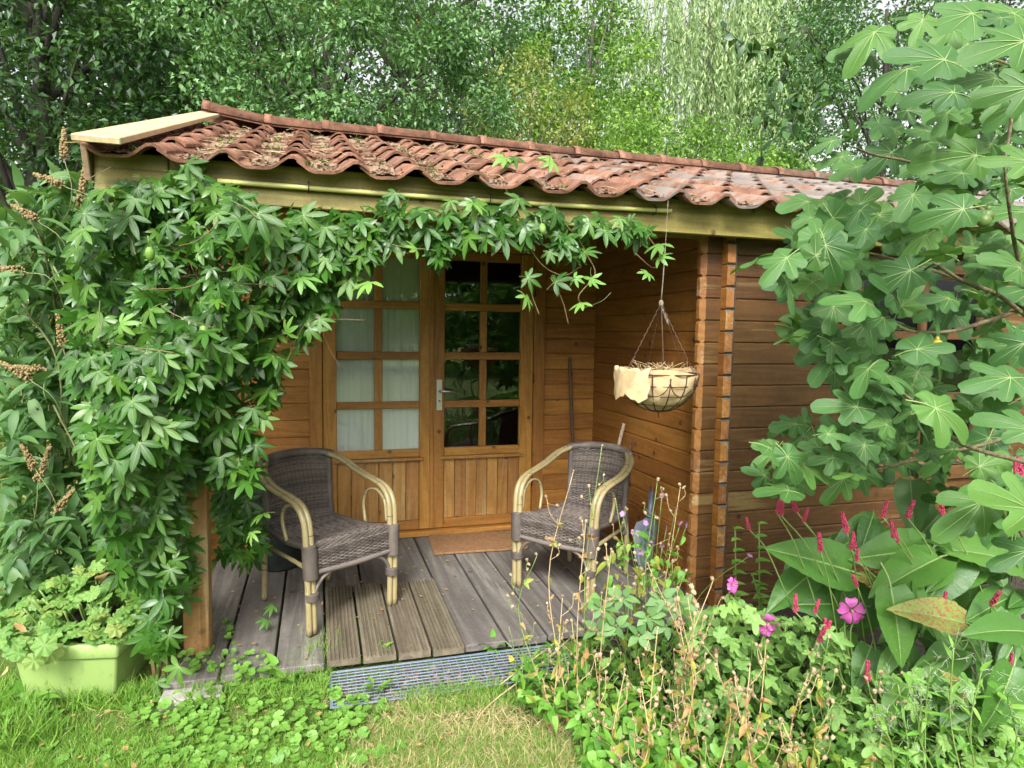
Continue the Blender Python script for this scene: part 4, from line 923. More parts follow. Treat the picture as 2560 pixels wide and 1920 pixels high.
# ------------------------------------------------------------------ butterfly bush at the left
bush = thing('butterfly_bush', 'grey green butterfly bush with spent brown flower spikes left of the vine', 'bush', (-3.35, -.75, GZ))
BL = [shape([dict(L=1, w=.33, fold=.35, droop=d, base=.1, pw=.8, wave=.01)], None, mats=[L_BUDD]) for d in (.15, .3, .5)]
bpoly = [(0, 430), (70, 400), (150, 370), (210, 400), (300, 470), (330, 700), (300, 900), (280, 1250), (200, 1330), (0, 1330)]
bp_ = sample_poly(bpoly, 280); sm = MB()
def bush_pt(x, y, f): return on(x, y, 1, -1.25+.8*f-.1*math.sin(x*.02))
for k, (x, y) in enumerate(bp_):
    p = bush_pt(x, y, random.random()**1.5*.6); d = np.array([random.gauss(-.2, .8), -.4, random.gauss(-.25, .5)])
    leafobj(bush, 'leaf', BL, p, d, UPV+rv(.4)-CW*.3, random.uniform(.09, .16))
v0, f0 = blade(1, .33, .3, .3, base=.1, pw=.8); nb_ = 2600; q = sample_poly(bpoly, nb_); pos = np.array([bush_pt(x, y, .12+1.1*random.random()) for x, y in q])
o = inst('inner_leaves', scatter_mesh('inner_leaves', v0, f0, pos, rng.normal(0, .7, (nb_, 3))+np.array([0, -.2, -.2]), rng.normal(0, .5, (nb_, 3))+UPV, rng.uniform(.08, .15, nb_), rng.random(nb_), L_BUDD), I4, bush); o['kind'] = 'stuff'
heads = [(138, 308, 90), (178, 405, 85), (103, 387, 160), (52, 458, 150), (15, 582, 175), (95, 1000, 70), (60, 985, 120), (32, 800, 150), (60, 795, 175), (130, 715, 100), (140, 1080, 50)]
for i, (x, y, a) in enumerate(heads):
    p = on(x, y, 1, -1.32); d = CR*math.cos(rad(a))+CU*math.sin(rad(a)); d = d/np.linalg.norm(d); L = random.uniform(.11, .16); m = MB()
    for j in range(150):
        t = random.random(); r = .018*(1-t*.75); e = rv(); e = e/np.linalg.norm(e); c = p+d*(t-.5)*L+e*r; m.blob(c, random.uniform(.004, .007), 5, 3, random.random())
    m.build('flower_head', FL_BROWN, bush)
    sm.tube(spline([p-d*L*.45, p-d*.2+np.array([0, .05, -.08]), np.array([-3.3+random.uniform(-.2, .2), -.85, max(.3, p[2]-.7)]), np.array([-3.35+random.uniform(-.1, .1), -.75, GZ])], 5), [.002]*8+[.005]*8, 5, random.random())
for k in range(10):
    x, y = random.uniform(0, 300), random.uniform(420, 900); p = bush_pt(x, y, .1); sm.tube(spline([p, p+np.array([.1, .1, -.4]), np.array([-3.3+random.uniform(-.2, .2), -.75, GZ])], 5), .005, 5, random.random())
sm.build('stems', leafmat('pale_stem', [(.16, .19, .07), (.22, .22, .1)], .6, .05), bush)

# ------------------------------------------------------------------ geranium in the planter
ger = thing('geranium', 'bushy light green geranium growing in the lime planter', 'plant', (PL[0], PL[1], .1))
gl = lambda a: (.92+.1*math.cos(7*a)+.05*math.cos(21*a)+.02*math.cos(35*a))*(1-.55*math.exp(-((abs(a)-pi)/.25)**2))
GL = [polar_leaf(gl, 44, (.35, .7, 1), .12, .09, rad(172), [(0, 0, 0), (0, -.3, -.4), (0, -.5, -1.3)], .035, [L_GER, STEM_G], [0, .85, -.85, 1.7, -1.7], .02, seed=s, wf=7) for s in range(4)]
for k in range(295):
    a = random.uniform(0, 6.28); r = math.sqrt(random.random()); lx, ly = .40*r*math.cos(a)-.06, .44*r*math.sin(a)-.03; h = .24+.16*(1-r**2)+random.uniform(-.04, .1)-.05*r
    h = max(h, .26+random.uniform(0, .08)) if r > .7 else h
    w_ = PM @ Vector((lx, ly, h+.03)); out = np.array([math.cos(a), math.sin(a), 0])
    p = np.array(w_); nr = UPV+out*r*.7-CW*.35+rv(.3)
    leafobj(ger, 'leaf', GL, p, out*.8+rv(.4)+np.array([0, 0, -.3*r]), nr, random.uniform(.026, .046))
m = MB()
for k in range(60):
    a = random.uniform(0, 6.28); r = random.uniform(0, .2); q = PM @ Vector((r*math.cos(a), r*1.3*math.sin(a), .24)); m.tube(spline([q, q+Vector((math.cos(a)*.05, math.sin(a)*.05, .08)), q+Vector((math.cos(a)*.1, math.sin(a)*.1, .17))], 3), .004, 5, random.random())
m.build('stems', STEM_G, ger)
DL = [shape([dict(L=1, w=.55, fold=.9, droop=.5, base=.15, wave=.06)], None, mats=[L_DEAD]), shape([dict(L=1, w=.4, fold=-.5, droop=-.3, base=.1, wave=.08)], None, mats=[L_DEAD])]
for (x, y) in ((205, 1420), (195, 1405), (215, 1432), (15, 1440), (215, 1250), (235, 1330), (30, 1350)): leafobj(ger, 'dead_leaf', DL, on(x, y, 1, -1.66), rv()+np.array([0, 0, -1.]), -CW+rv(.4), random.uniform(.04, .07))

# ------------------------------------------------------------------ fig tree
def fig_rf(seed):
    r = random.Random(seed); u_ = r.uniform; L = [(0, u_(.96, 1.04), u_(.34, .4))]
    for s_ in (-1, 1): L += [(s_*(.95+u_(-.08, .08)), u_(.66, .8), u_(.33, .4)), (s_*(1.85+u_(-.1, .1)), u_(.42, .54), .46)]
    f = lobes(L, r.choice((.4, .46, .52)), 3.0)
    return lambda a: f(a)*(1+.016*math.sin(a*31+seed))
def fig_mesh(s): return polar_leaf(fig_rf(s), 72, (.22, .45, .7, .88, 1.0), .14+.13*(s % 3), .06, rad(166), [(0, 0, 0), (0, -.25, -.03), (.03, -.55, -.14)], .017, [L_FIG, M_VEIN], [0, .95, -.95, 1.85, -1.85, .3, -.3], .010, seed=s, wf=5+s % 3)
FM = [fig_mesh(s) for s in range(7)]
fig = thing('fig_tree', 'fig tree with large lobed leaves reaching in at the right', 'tree', (.75, -3.1, GZ))
r7 = lambda x, y: (1676.4+x*.2422, 259.2+y*.2422); r8 = lambda x, y: (1676.4+x*.2422, 656.7+y*.2422)
F7 = [(680, 150, 700, 10), (590, 330, 320, 390), (500, 190, 270, 270), (1030, 290, 800, 460), (1340, 320, 1070, 510), (1780, 320, 1340, 310), (1790, 490, 1400, 460), (2080, 210, 1990, 20), (1350, 100, 1150, 100), (720, 420, 450, 530), (280, 730, 20, 760), (610, 700, 400, 830), (1510, 650, 1160, 740), (1670, 795, 1210, 890), (2100, 620, 1830, 690), (890, 790, 820, 900), (770, 940, 680, 1170), (370, 1065, 680, 820), (185, 1060, 10, 950), (200, 1080, -20, 1220), (1265, 1165, 980, 1110), (1515, 1180, 1620, 990), (1500, 1180, 1330, 1270), (1200, 1340, 790, 1560), (860, 1630, 590, 1570), (1765, 1505, 2040, 1500), (1765, 1505, 1650, 1640), (395, 1350, 510, 1550), (170, 1410, 0, 1340), (1750, 1110, 1700, 940), (1900, 1300, 2190, 1140), (590, 1330, 850, 1220), (350, 1450, 290, 1590), (490, 1600, 430, 1640), (940, 60, 880, 140), (1060, 80, 1040, 250), (1480, 1000, 1360, 900), (1880, 1180, 2050, 1060), (2030, 1330, 1980, 1350), (620, 1400, 830, 1480)]
F8 = [(335, 100, 90, 170), (430, 180, 260, 290), (430, 330, 150, 460), (820, 155, 530, 380), (840, 320, 560, 430), (900, 200, 1200, 160), (1560, 60, 1240, 120), (1560, 60, 1400, 320), (1560, 60, 1680, 180), (830, 560, 510, 600), (900, 540, 960, 440), (1150, 550, 1180, 300), (1150, 550, 1400, 690), (1410, 410, 1740, 520), (1410, 410, 1600, 680), (1400, 400, 1200, 450), (2090, 660, 1630, 700), (2210, 380, 1890, 330), (925, 820, 800, 1060), (930, 820, 640, 840), (720, 920, 300, 880), (260, 1050, 250, 910), (75, 1090, -60, 1170), (1420, 930, 1890, 1160), (1420, 930, 1850, 890), (1420, 940, 1600, 1190), (1140, 1130, 1090, 1440), (345, 1170, 400, 1400), (600, 1200, 800, 1060), (1480, 1360, 1370, 1600), (1480, 1360, 1600, 1530), (1800, 1290, 2060, 1350), (1800, 1290, 1900, 1480), (1950, 1070, 2140, 1080), (400, 1430, 290, 1650), (400, 1430, 560, 1460), (740, 1490, 1060, 1600), (740, 1490, 960, 1400), (130, 1500, -30, 1560), (2070, 1650, 1810, 1490), (1400, 760, 1650, 700), (2000, 1200, 2200, 1300)]
FD = [(2040, 130, 1910, 100), (2212, 90, 2080, 110), (2190, 30, 2090, -10), (2225, 190, 2095, 205), (2225, 350, 2110, 330), (2225, 460, 2120, 430), (2225, 560, 2180, 590), (2120, 1085, 2040, 1150), (2225, 1100, 2110, 1040), (2225, 1190, 2130, 1220), (2215, 740, 2130, 790), (2100, 30, 2000, 60), (2000, 40, 1930, 20), (2225, 260, 2150, 290), (2150, 170, 2060, 150), (2060, 200, 1960, 190), (2225, 930, 2120, 880), (2225, 1040, 2150, 1020), (1890, 70, 1830, 130), (1960, 150, 1850, 190), (2240, 620, 2150, 640), (2230, 830, 2150, 830)]
FL = [(*r7(a, b), *r7(c, d)) for a, b, c, d in F7]+[(*r8(a, b), *r8(c, d)) for a, b, c, d in F8]+FD
for (x0, y0, x1, y1) in FL:
    lp = math.hypot(x1-x0, y1-y0)*KD; L = random.uniform(.125, .165); dep = min(2.75, max(1.25, FPX*L/max(lp, 40)*.93))
    dep = max(dep, 1.35+.5*(2212-x0)/500)
    s = lp*dep/FPX; a = at(x0, y0, dep); b = at(x1, y1, dep*random.uniform(.97, 1.02)); yd = (b-a)*.9
    inst('leaf', random.choice(FM), frame(a, yd, -CW*.85+UPV*.55+rv(.22), (np.linalg.norm(yd)*random.uniform(.84, 1.0), np.linalg.norm(yd), np.linalg.norm(yd))), fig)
fp = [(1720, 600), (1760, 450), (1880, 430), (1930, 330), (1840, 200), (1900, 30), (2230, 0), (2230, 1170), (2080, 1140), (1980, 1040), (1860, 1020), (1850, 800), (1760, 700)]
fps = list(sample_poly(fp, 118))+list(sample_poly([(1615, 560), (1690, 450), (1880, 420), (1900, 620), (1700, 620)], 24))+list(sample_poly([(1690, 650), (1850, 640), (2000, 760), (1990, 900), (1860, 880), (1720, 780)], 26))+list(sample_poly([(1630, 950), (1700, 870), (1900, 900), (1950, 1060), (1640, 1060)], 26))
for (x, y) in fps:
    dep = random.uniform(1.75, 2.5); a = at(x, y, dep); s = random.uniform(.065, .115)
    inst('leaf', random.choice(FM), frame(a, CR*random.gauss(-.4, .8)+CU*random.gauss(-.3, .5)-CW*.2, -CW*.6+UPV*.7+rv(.35), s), fig)
tv_ = [tuple(v.co) for v in FM[2].vertices]; keep = [tuple(p_.vertices) for p_ in FM[2].polygons]; nq_ = 130
qf = sample_poly([(1800, 480), (1900, 430), (1950, 200), (2050, 20), (2230, 0), (2230, 1170), (2060, 1120), (1900, 980), (1880, 700)], nq_); pf = np.array([at(x, y, random.uniform(2.35, 2.9)) for x, y in qf])
o = inst('inner_leaves', scatter_mesh('inner_leaves', tv_, keep, pf, rng.normal(0, .7, (nq_, 3))+np.array([-.3, 0, -.3]), rng.normal(0, .35, (nq_, 3))+UPV*.7-CW*.6, rng.uniform(.07, .11, nq_), rng.random(nq_), [L_FIG, M_VEIN], [p_.material_index for p_ in FM[2].polygons]), I4, fig); o['kind'] = 'stuff'
tr = MB(); tr.tube(spline([(.78, -3.12, GZ), (.7, -3.1, .3), (.62, -3.05, .8), (.66, -3.0, 1.4), (.6, -2.95, 2.0), (.55, -2.9, 2.7)], 5), [.04-.001*i for i in range(26)], 9); tr.build('trunk', BARK_F, fig)
TR = Vector((.63, -3.04, .8))
brs = [[(2170, 356, 1.75), (2175, 409, 1.78), (2185, 480, 1.85), (2200, 560, 2.0), (2260, 760, 2.1)], [(1885, 650, 1.85), (1918, 686, 1.88), (1967, 715, 1.9), (2040, 717, 1.95), (2103, 703, 2.0), (2260, 650, 2.1)], [(1894, 804, 1.75), (1918, 824, 1.78), (1967, 863, 1.82), (1998, 887, 1.85), (2080, 960, 1.95), (2260, 1010, 2.1)], [(1737, 940, 2.2), (1790, 981, 2.2), (1815, 1003, 2.2), (1860, 1020, 2.2), (1979, 993, 2.2), (2160, 950, 2.15), (2260, 900, 2.1)], [(1737, 533, 2.2), (1749, 562, 2.2), (1761, 590, 2.2)], [(1749, 562, 2.2), (1853, 545, 2.25), (1945, 564, 2.25), (2060, 600, 2.2), (2260, 690, 2.1)], [(1985, 590, 1.85), (2020, 570, 1.7), (2035, 580, 1.75), (2085, 610, 1.9), (2160, 640, 2.0), (2260, 720, 2.1)], [(1850, 320, 2.1), (1890, 335, 2.15), (1990, 360, 2.15), (2130, 460, 2.1), (2260, 560, 2.1)], [(2170, 356, 1.75), (2185, 250, 1.75), (2190, 120, 1.7)], [(2212, 150, 1.9), (2100, 120, 2.0), (2000, 160, 2.1)], [(2190, 1120, 1.9), (2215, 1170, 1.95), (2260, 1250, 2.05)]]
for q in brs:
    S = spline([at(*p) for p in q], 5); n_ = len(S); MB().tube(S, [.003+.0045*(i/n_) for i in range(n_)], 7).build('branch', BARK_F, fig)
def figfruit(mat):
    m = MB(); m.blob((0, 0, -.022), (.021, .021, .022), 12, 8); m.tube([(0, 0, -.006), (0, 0, .012)], [.01, .005], 8); return m.mesh('fig', mat)
fg, fy = figfruit(FIGS), figfruit(FIGY)
for x, y, dep, me in ((2124, 462, 1.85, fg), (2135, 452, 1.87, fg), (1996, 858, 1.8, fg), (2180, 1098, 1.85, fg), (2025, 733, 1.9, fy)): inst('fig', me, T(*at(x, y, dep)) @ Matrix.Scale(.75 if me is fy else .9, 4) @ Matrix.Rotation(random.uniform(-.4, .4), 4, 'X'), fig)

# ------------------------------------------------------------------ border plants on the right
def pers_mesh(mat, s):
    m = MB(); r = random.Random(s); st = 22; v = []; f = []; cols = (-1, -.55, -.12, 0, .12, .55, 1)
    dr = r.uniform(.1, .35); tw = r.uniform(-.3, .3)
    for i in range(st+1):
        t = i/st; w = .235*(math.sin(pi*min(1, (t*.93+.07))**.62))**.85*(1 if t < .97 else .3); y = t
        for c in cols: v.append((c*w, y-.05*abs(c)*(1-t)*(t < .2), -dr*t*t+.22*abs(c)*w*(1-.4*t)+.015*math.sin(t*46-abs(c)*5)*abs(c)*(1-.5*t)-(.012 if c == 0 else 0)+tw*c*w*t))
    nc = len(cols)
    for i in range(st):
        for j in range(nc-1): a = i*nc+j; f.append((a, a+1, a+nc+1, a+nc))
    m.add(v, f); c = [Vector(v[i*nc+3])+Vector((0, 0, .006)) for i in range(st+1)]
    vv = []
    for i, p in enumerate(c): w = .008*(1-.8*i/st); vv += [p+Vector((-w, 0, 0)), p+Vector((w, 0, 0))]
    m.add(vv, [(2*i, 2*i+1, 2*i+3, 2*i+2) for i in range(st)], 0, 1)
    for i in range(2, st-2, 2):
        for s_ in (0, 1):
            a = c[i]; e = Vector(v[(i+1)*nc+(5 if s_ else 1)])+Vector((0, 0, .005)); d = (e-a).normalized().cross(Vector((0, 0, 1)))*.0022
            m.add([a-d, a+d, e+d*.4, e-d*.4], [(0, 1, 2, 3)] if s_ == 0 else [(0, 1, 2, 3)], 0, 1)
    m.tube(spline([(0, 0, 0), (0, -.15, -.02), (.02, -.32, -.1)], 2), .012, 4, 0, 1, cap=False)
    return m.mesh('leaf', [mat, M_VEIN])
PM_ = [pers_mesh(L_PERS, s) for s in range(5)]; PMR = [pers_mesh(L_PERSR, 9), pers_mesh(L_PERSR, 10)]
pers = thing('bistort', 'large leaved bistort with upright crimson flower spikes by the wing wall', 'plant', (.35, -2.35, GZ))
PL_ = [(1838, 1233, 1685, 1183, 2.35), (2029, 1204, 1892, 1266, 2.25), (2080, 1200, 2000, 1305, 2.3), (1925, 1270, 1958, 1432, 2.15), (1755, 1237, 1665, 1307, 2.45), (2000, 1187, 1860, 1200, 2.4), (2207, 1220, 2075, 1160, 2.3), (1967, 1038, 1975, 1150, 2.75), (2225, 1365, 2116, 1345, 2.0), (2190, 1440, 2150, 1585, 2.0), (1958, 1480, 1910, 1540, 2.1), (1888, 1311, 1743, 1291, 2.4), (1860, 1280, 1800, 1340, 2.5), (2120, 1130, 2030, 1180, 2.6), (1900, 1130, 1810, 1180, 2.7), (2180, 1290, 2100, 1330, 2.3), (2060, 1400, 2000, 1480, 2.2), (1830, 1360, 1760, 1420, 2.4), (2210, 1500, 2120, 1470, 2.1), (2030, 1110, 1960, 1190, 2.75), (1930, 1180, 1990, 1250, 2.5), (2000, 1320, 2080, 1420, 2.3), (1760, 1180, 1700, 1230, 2.7), (2150, 1080, 2070, 1110, 2.7), (2212, 1130, 2150, 1180, 2.5), (1880, 1400, 1850, 1480, 2.3), (2100, 1480, 2040, 1560, 2.1)]
for (x0, y0, x1, y1, dep) in PL_:
    a = at(x0, y0, dep); b = at(x1, y1, dep*.97); inst('leaf', random.choice(PM_), frame(a, b-a, -CW*.6+UPV*.8+rv(.2), (np.linalg.norm(b-a)*1.25, np.linalg.norm(b-a)*1.1, np.linalg.norm(b-a))), pers)
for (x0, y0, x1, y1, dep) in [(2085, 1345, 1936, 1300, 2.1), (2090, 1520, 2060, 1450, 2.05), (1905, 1262, 1850, 1235, 2.4)]:
    a = at(x0, y0, dep); b = at(x1, y1, dep*.97); o = inst('leaf', random.choice(PMR), frame(a, b-a, -CW*.7+UPV*.7, np.linalg.norm(b-a)*.95), pers); o['label'] = 'yellow leaf blotched with red'
for k in range(75):
    x, y = sample_poly([(1680, 1200), (1800, 1120), (2212, 1060), (2212, 1600), (1950, 1560), (1720, 1330)], 1)[0]; a = at(x, y, random.uniform(2.35, 2.8)); d = CR*random.gauss(-.5, .6)+CU*random.gauss(-.4, .4)-CW*.3
    inst('leaf', random.choice(PM_), frame(a, d, -CW*.4+UPV+rv(.3), random.uniform(.13, .2)), pers)
for (x, y) in sample_poly([(1930, 1250), (2212, 1190), (2240, 1600), (2000, 1520), (1900, 1400)], 45):
    a = at(x, y, random.uniform(2.15, 2.5)); d = CR*random.gauss(-.4, .7)+CU*random.gauss(-.6, .3)-CW*.3
    inst('leaf', random.choice(PM_), frame(a, d, -CW*.5+UPV+rv(.25), random.uniform(.11, .17)), pers)
def spike_mesh(s):
    m = MB(); r = random.Random(s)
    for i in range(120):
        t = r.random(); a = r.uniform(0, 6.28); rr_ = r.uniform(.006, .0115)*(1-.55*t)*(1 if t > .05 else .6); m.blob((rr_*math.cos(a), rr_*math.sin(a), t*.075), (.003, .003, .0042), 5, 3, r.random())
    m.tube([(0, 0, 0), (0, 0, .07)], .002, 4); return m.mesh('flower_spike', FL_CRIM)
SPK = [spike_mesh(s) for s in range(3)]; sm = MB()
for (x, y) in [(1618, 1122), (1678, 1085), (1688, 1092), (1722, 1085), (1735, 1105), (1773, 1170), (1830, 1128), (1845, 1160), (1838, 1165), (1850, 1190), (1852, 1245), (1907, 1095), (1960, 1097), (1932, 1140), (1940, 1150), (2037, 1090), (1718, 1300), (1760, 1302), (1780, 1355), (1770, 1362), (1788, 1350), (2035, 1290), (2037, 1325), (2000, 1315), (2142, 1285), (2195, 1005), (2180, 998), (2205, 1010), (1873, 1450), (1988, 865), (1970, 955), (2065, 970), (2180, 1420)]:
    dep = 2.2 if y > 1000 else 2.7; p = at(x, y+22, dep); tl = Vector((random.gauss(0, .25), random.gauss(0, .2), 1)).normalized()
    inst('flower_spike', random.choice(SPK), T(*p) @ Vector((0, 0, 1)).rotation_difference(tl).to_matrix().to_4x4() @ Matrix.Scale(random.uniform(.6, .95), 4), pers)
    b = at(x+random.uniform(40, 160) if x < 2100 else x-20, y+random.uniform(180, 320), dep+.15); sm.tube(spline([p, Vector(p).lerp(Vector(b), .4)+Vector((0, 0, .04)), b], 4), .0024, 4, random.random())
sm.build('stems', STEM_G, pers)

# mallow with pink flowers
ml = lobes([(0, 1, .38), (1.15, .72, .34), (-1.15, .72, .34), (2.1, .45, .3), (-2.1, .45, .3)], .42, 2.0)
MLF = [polar_leaf(lambda a: ml(a)*(1+.03*math.sin(a*19)), 34, (.4, .75, 1), .1, .06, rad(165), [(0, 0, 0), (0, -.3, -.1), (0, -.6, -.4)], .02, [L_MALL, STEM_G], [0, 1.15, -1.15], .014, seed=s) for s in range(4)]
mal = thing('mallow', 'grey green mallow with open pink flowers in the front border', 'plant', (-.1, -2.5, GZ))
mpoly = [(1490, 1330), (1590, 1290), (1680, 1330), (1790, 1340), (1880, 1400), (1960, 1500), (1980, 1659), (1440, 1659), (1450, 1500)]
for (x, y) in sample_poly(mpoly, 300):
    dep = random.uniform(2.15, 2.6); leafobj(mal, 'leaf', MLF, at(x, y, dep), rv(.6)+np.array([0, -.4, -.3]), -CW*.5+UPV*.8+rv(.35), random.uniform(.03, .056))
v0, f0 = blade(1, .62, .2, .2, base=.12); nb_ = 1700; q = sample_poly(mpoly, nb_); pos = np.array([at(x, y, random.uniform(2.3, 2.85)) for x, y in q])
o = inst('inner_leaves', scatter_mesh('inner_leaves', v0, f0, pos, rng.normal(0, .6, (nb_, 3))-CW*.3, rng.normal(0, .4, (nb_, 3))+UPV, rng.uniform(.03, .06, nb_), rng.random(nb_), L_MALL), I4, mal); o['kind'] = 'stuff'
def mallow_flower():
    m = MB()
    for k in range(5):
        a = 2*pi*k/5; v = []; f = []
        for i, t in enumerate((0, .3, .6, .85, 1)):
            w = (.003, .010, .0165, .018, .0115)[i]
            for s in (-1, -.4, .4, 1): v.append((s*w, .006+.034*t-(.005 if t == 1 and abs(s) < .5 else 0), .012*t*(1-t)*3+.003*abs(s)+.0012*k))
        v = [(x*math.cos(a)+y*math.sin(a), -x*math.sin(a)+y*math.cos(a), z) for x, y, z in v]
        for i in range(4):
            for j in range(3): q = i*4+j; f.append((q, q+1, q+5, q+4))
        m.add(v, f, .1*k)
    m.tube([(0, 0, 0), (0, 0, .018)], [.004, .003], 7, 0, 1); return m.mesh('flower', [FL_PINK, SEED])
MF = mallow_flower(); sm = MB()
for (x, y, s, fx, fz) in ((1838, 1317, 1.0, -.2, .35), (1662, 1345, .85, -.6, .5), (1580, 1264, .6, .5, .3), (1850, 1330, .55, .8, -.2), (1655, 1360, .5, -.5, -.3)):
    dep = 2.25; p = at(x, y, dep); nr = -CW+CR*fx+UPV*fz; inst('flower', MF, frame(p, UPV+rv(.2), nr, s*1.15), mal)
    b = at(x+random.uniform(-30, 40), y+220, dep+.1); sm.tube(spline([p, Vector(p)+Vector((0, .02, -.1)), b], 4), .003, 5, .3)
for k in range(26):
    x, y = sample_poly(mpoly, 1)[0]; p = at(x, y, 2.35); sm.tube(spline([p, p+np.array([random.gauss(0, .03), .03, -.15]), p+np.array([random.gauss(0, .06), .08, -.4])], 3), .0028, 4, random.random())
sm.build('stems', STEM_G, mal)

# dried campion stalks with seed cups
def cup_mesh(s):
    m = MB(); r = random.Random(s); m.lathe([(.0008, 0), (.005, .002), (.0078, .008), (.0068, .014), (.0072, .0165), (.0055, .015), (.0035, .008)], 8, .2+.1*s)
    for k in range(6): a = 2*pi*k/6; m.add([(.006*math.cos(a-.3), .006*math.sin(a-.3), .0155), (.006*math.cos(a+.3), .006*math.sin(a+.3), .0155), (.0092*math.cos(a), .0092*math.sin(a), .019)], [(0, 1, 2)], .6)
    return m.mesh('seed_cup', SEED)
CUP = [cup_mesh(s) for s in range(3)]
YL = [shape([dict(L=1, w=.5, fold=.3, droop=.4, base=.12, wave=.02)], [(0, 0, 0), (0, -.15, 0), (0, -.3, -.05)], .02, [L_YEL]) for _ in range(2)]
WL = [shape([dict(L=1, w=w, fold=.25, droop=d, base=.14, pw=.7, wave=.015)], [(0, 0, 0), (0, -.15, 0), (0, -.3, -.05)], .02, [L_WEED]) for w, d in ((.5, .2), (.6, .35), (.42, .3))]
PF = MB()
for k in range(5):
    a = 2*pi*k/5; v, f = blade(.011, .011, .1, 0, st=(0, .4, .8, 1), base=.1, pw=1.4, ang=a); PF.add(v, f, .1*k)
PF = PF.mesh('flower', FL_LIL)
stalks = [  # base x, y, top x, y, depth, branches, label detail
    (1275, 1560, 1300, 965, 2.45, 7, 'tallest dry stalk with seed cups before the right chair'),
    (1225, 1500, 1238, 1020, 2.5, 4, 'dry stalk with seed cups left of the right chair seat'),
    (1180, 1490, 1160, 1200, 2.55, 5, 'short dry stalk with seed cups nearest the grating'),
    (1430, 1500, 1420, 1040, 2.6, 9, 'branching dry seed stalk in front of the side wall'),
    (1385, 1480, 1470, 1050, 2.7, 9, 'dry seed stalk leaning toward the log corner'),
    (1350, 1480, 1330, 1080, 2.6, 7, 'dry seed stalk beside the shovel'),
    (1495, 1600, 1540, 1255, 2.3, 5, 'bare forked stalk with fat seed cups by the log corner'),
    (1600, 1659, 1655, 1390, 2.2, 5, 'dry stalk with seed cups among the mallow leaves'),
    (1480, 1659, 1490, 1400, 2.15, 6, 'straw coloured stalk at the front of the border'),
    (1400, 1659, 1420, 1360, 2.15, 6, 'straw coloured stalk right of the dry lawn patch'),
    (1560, 1659, 1545, 1440, 2.1, 6, 'thin dry stalk low in the front border'),
    (1820, 1659, 1790, 1380, 2.1, 5, 'bent dry stalk beside the pink mallow flower'),
    (1720, 1659, 1745, 1460, 2.05, 5, 'dry stalk at the bottom of the mallow clump'),
    (1450, 1620, 1400, 1220, 2.35, 7, 'dry seed stalk behind the blue green sapling'),
    (1320, 1659, 1350, 1450, 2.2, 5, 'low dry stalk at the edge of the dry lawn'),
    (1880, 1659, 1900, 1480, 2.0, 5, 'dry stalk low beside the big bistort leaves'),
    (1250, 1560, 1265, 1130, 2.4, 8, 'withered stalk hiding the right chair front leg'), (1300, 1600, 1320, 1190, 2.35, 8, 'withered stalk between chair and sapling'),
    (1200, 1540, 1215, 1290, 2.45, 6, 'low withered stalk at the deck edge'), (1520, 1659, 1500, 1330, 2.2, 8, 'tan stalk in front of the log corner'),
    (1450, 1690, 1465, 1300, 2.1, 9, 'tall tan stalk right of the sapling'), (1640, 1690, 1620, 1440, 2.0, 7, 'tan stalk below the small pink flower'),
    (1370, 1690, 1385, 1480, 2.05, 7, 'short tan stalk by the lawn corner'), (1760, 1690, 1800, 1520, 1.95, 6, 'short tan stalk under the pink flower'), (1680, 1690, 1690, 1560, 1.95, 6, 'shortest tan stalk at the picture bottom')]
for (bx, by, tx, ty, dep, nb_, lab) in stalks:
    b = at(bx, by, dep); tp = at(tx, ty, dep); b = np.array(b); g = b.copy()
    if g[2] > GZ: g = g+np.array([random.uniform(-.03, .03), .05, GZ-g[2]])
    t = thing('dry_stalk', lab, 'dry plant', tuple(g), 'dried campion stalks')
    mid = (b+tp)/2+np.array([random.gauss(0, .045), random.gauss(0, .04), 0]); S = spline([g, b*.7+g*.3, mid, tp], 6); m = MB(); n_ = len(S); m.tube(S, [.0032-.0018*i/n_ for i in range(n_)], 5, random.random())
    cups = [(S[-1], UPV+rv(.3))]
    for j in range(nb_):
        i = int(n_*(.42+.55*j/nb_)); o_ = S[min(i, n_-2)]; L = random.uniform(.05, .14)*(1.25-.6*i/n_); a = random.uniform(0, 6.28); d = Vector((math.cos(a)*.75, math.sin(a)*.4, 1)).normalized()
        q = spline([o_, o_+d*L*.5+Vector((math.cos(a)*.02, 0, 0)), o_+d*L+Vector((0, 0, .01))], 3); m.tube(q, .0014, 4, random.random()); cups.append((q[-1], d)); cups.append((q[2], d+Vector(rv(.5))))
        if random.random() < .75: e = q[-2]+Vector(rv(.03)); m.tube([q[-2], e], .001, 3); cups.append((e, d+Vector(rv(.4))))
    m.build('stem', STEM_D if random.random() < .75 else STEM_G, t)
    for (p, d) in cups: inst('seed_cup', random.choice(CUP), T(*p) @ Vector((0, 0, 1)).rotation_difference(Vector(d).normalized()).to_matrix().to_4x4() @ Matrix.Scale(random.uniform(.5, .95)*(1.6 if 'fat' in lab else 1.0), 4), t)
    for k in range(26):
        i = random.randrange(3, max(5, int(n_*.85))); leafobj(t, 'withered_leaf', DL if random.random() < .55 else YL, S[i], rv()+np.array([0, 0, -.3]), rv()+UPV, random.uniform(.015, .045))
cm = thing('campion', 'green campion with small lilac flowers in front of the shovel', 'plant', tuple(on(1400, 1420, 2, GZ)))
sm = MB(); groot = Vector(on(1400, 1420, 2, GZ))
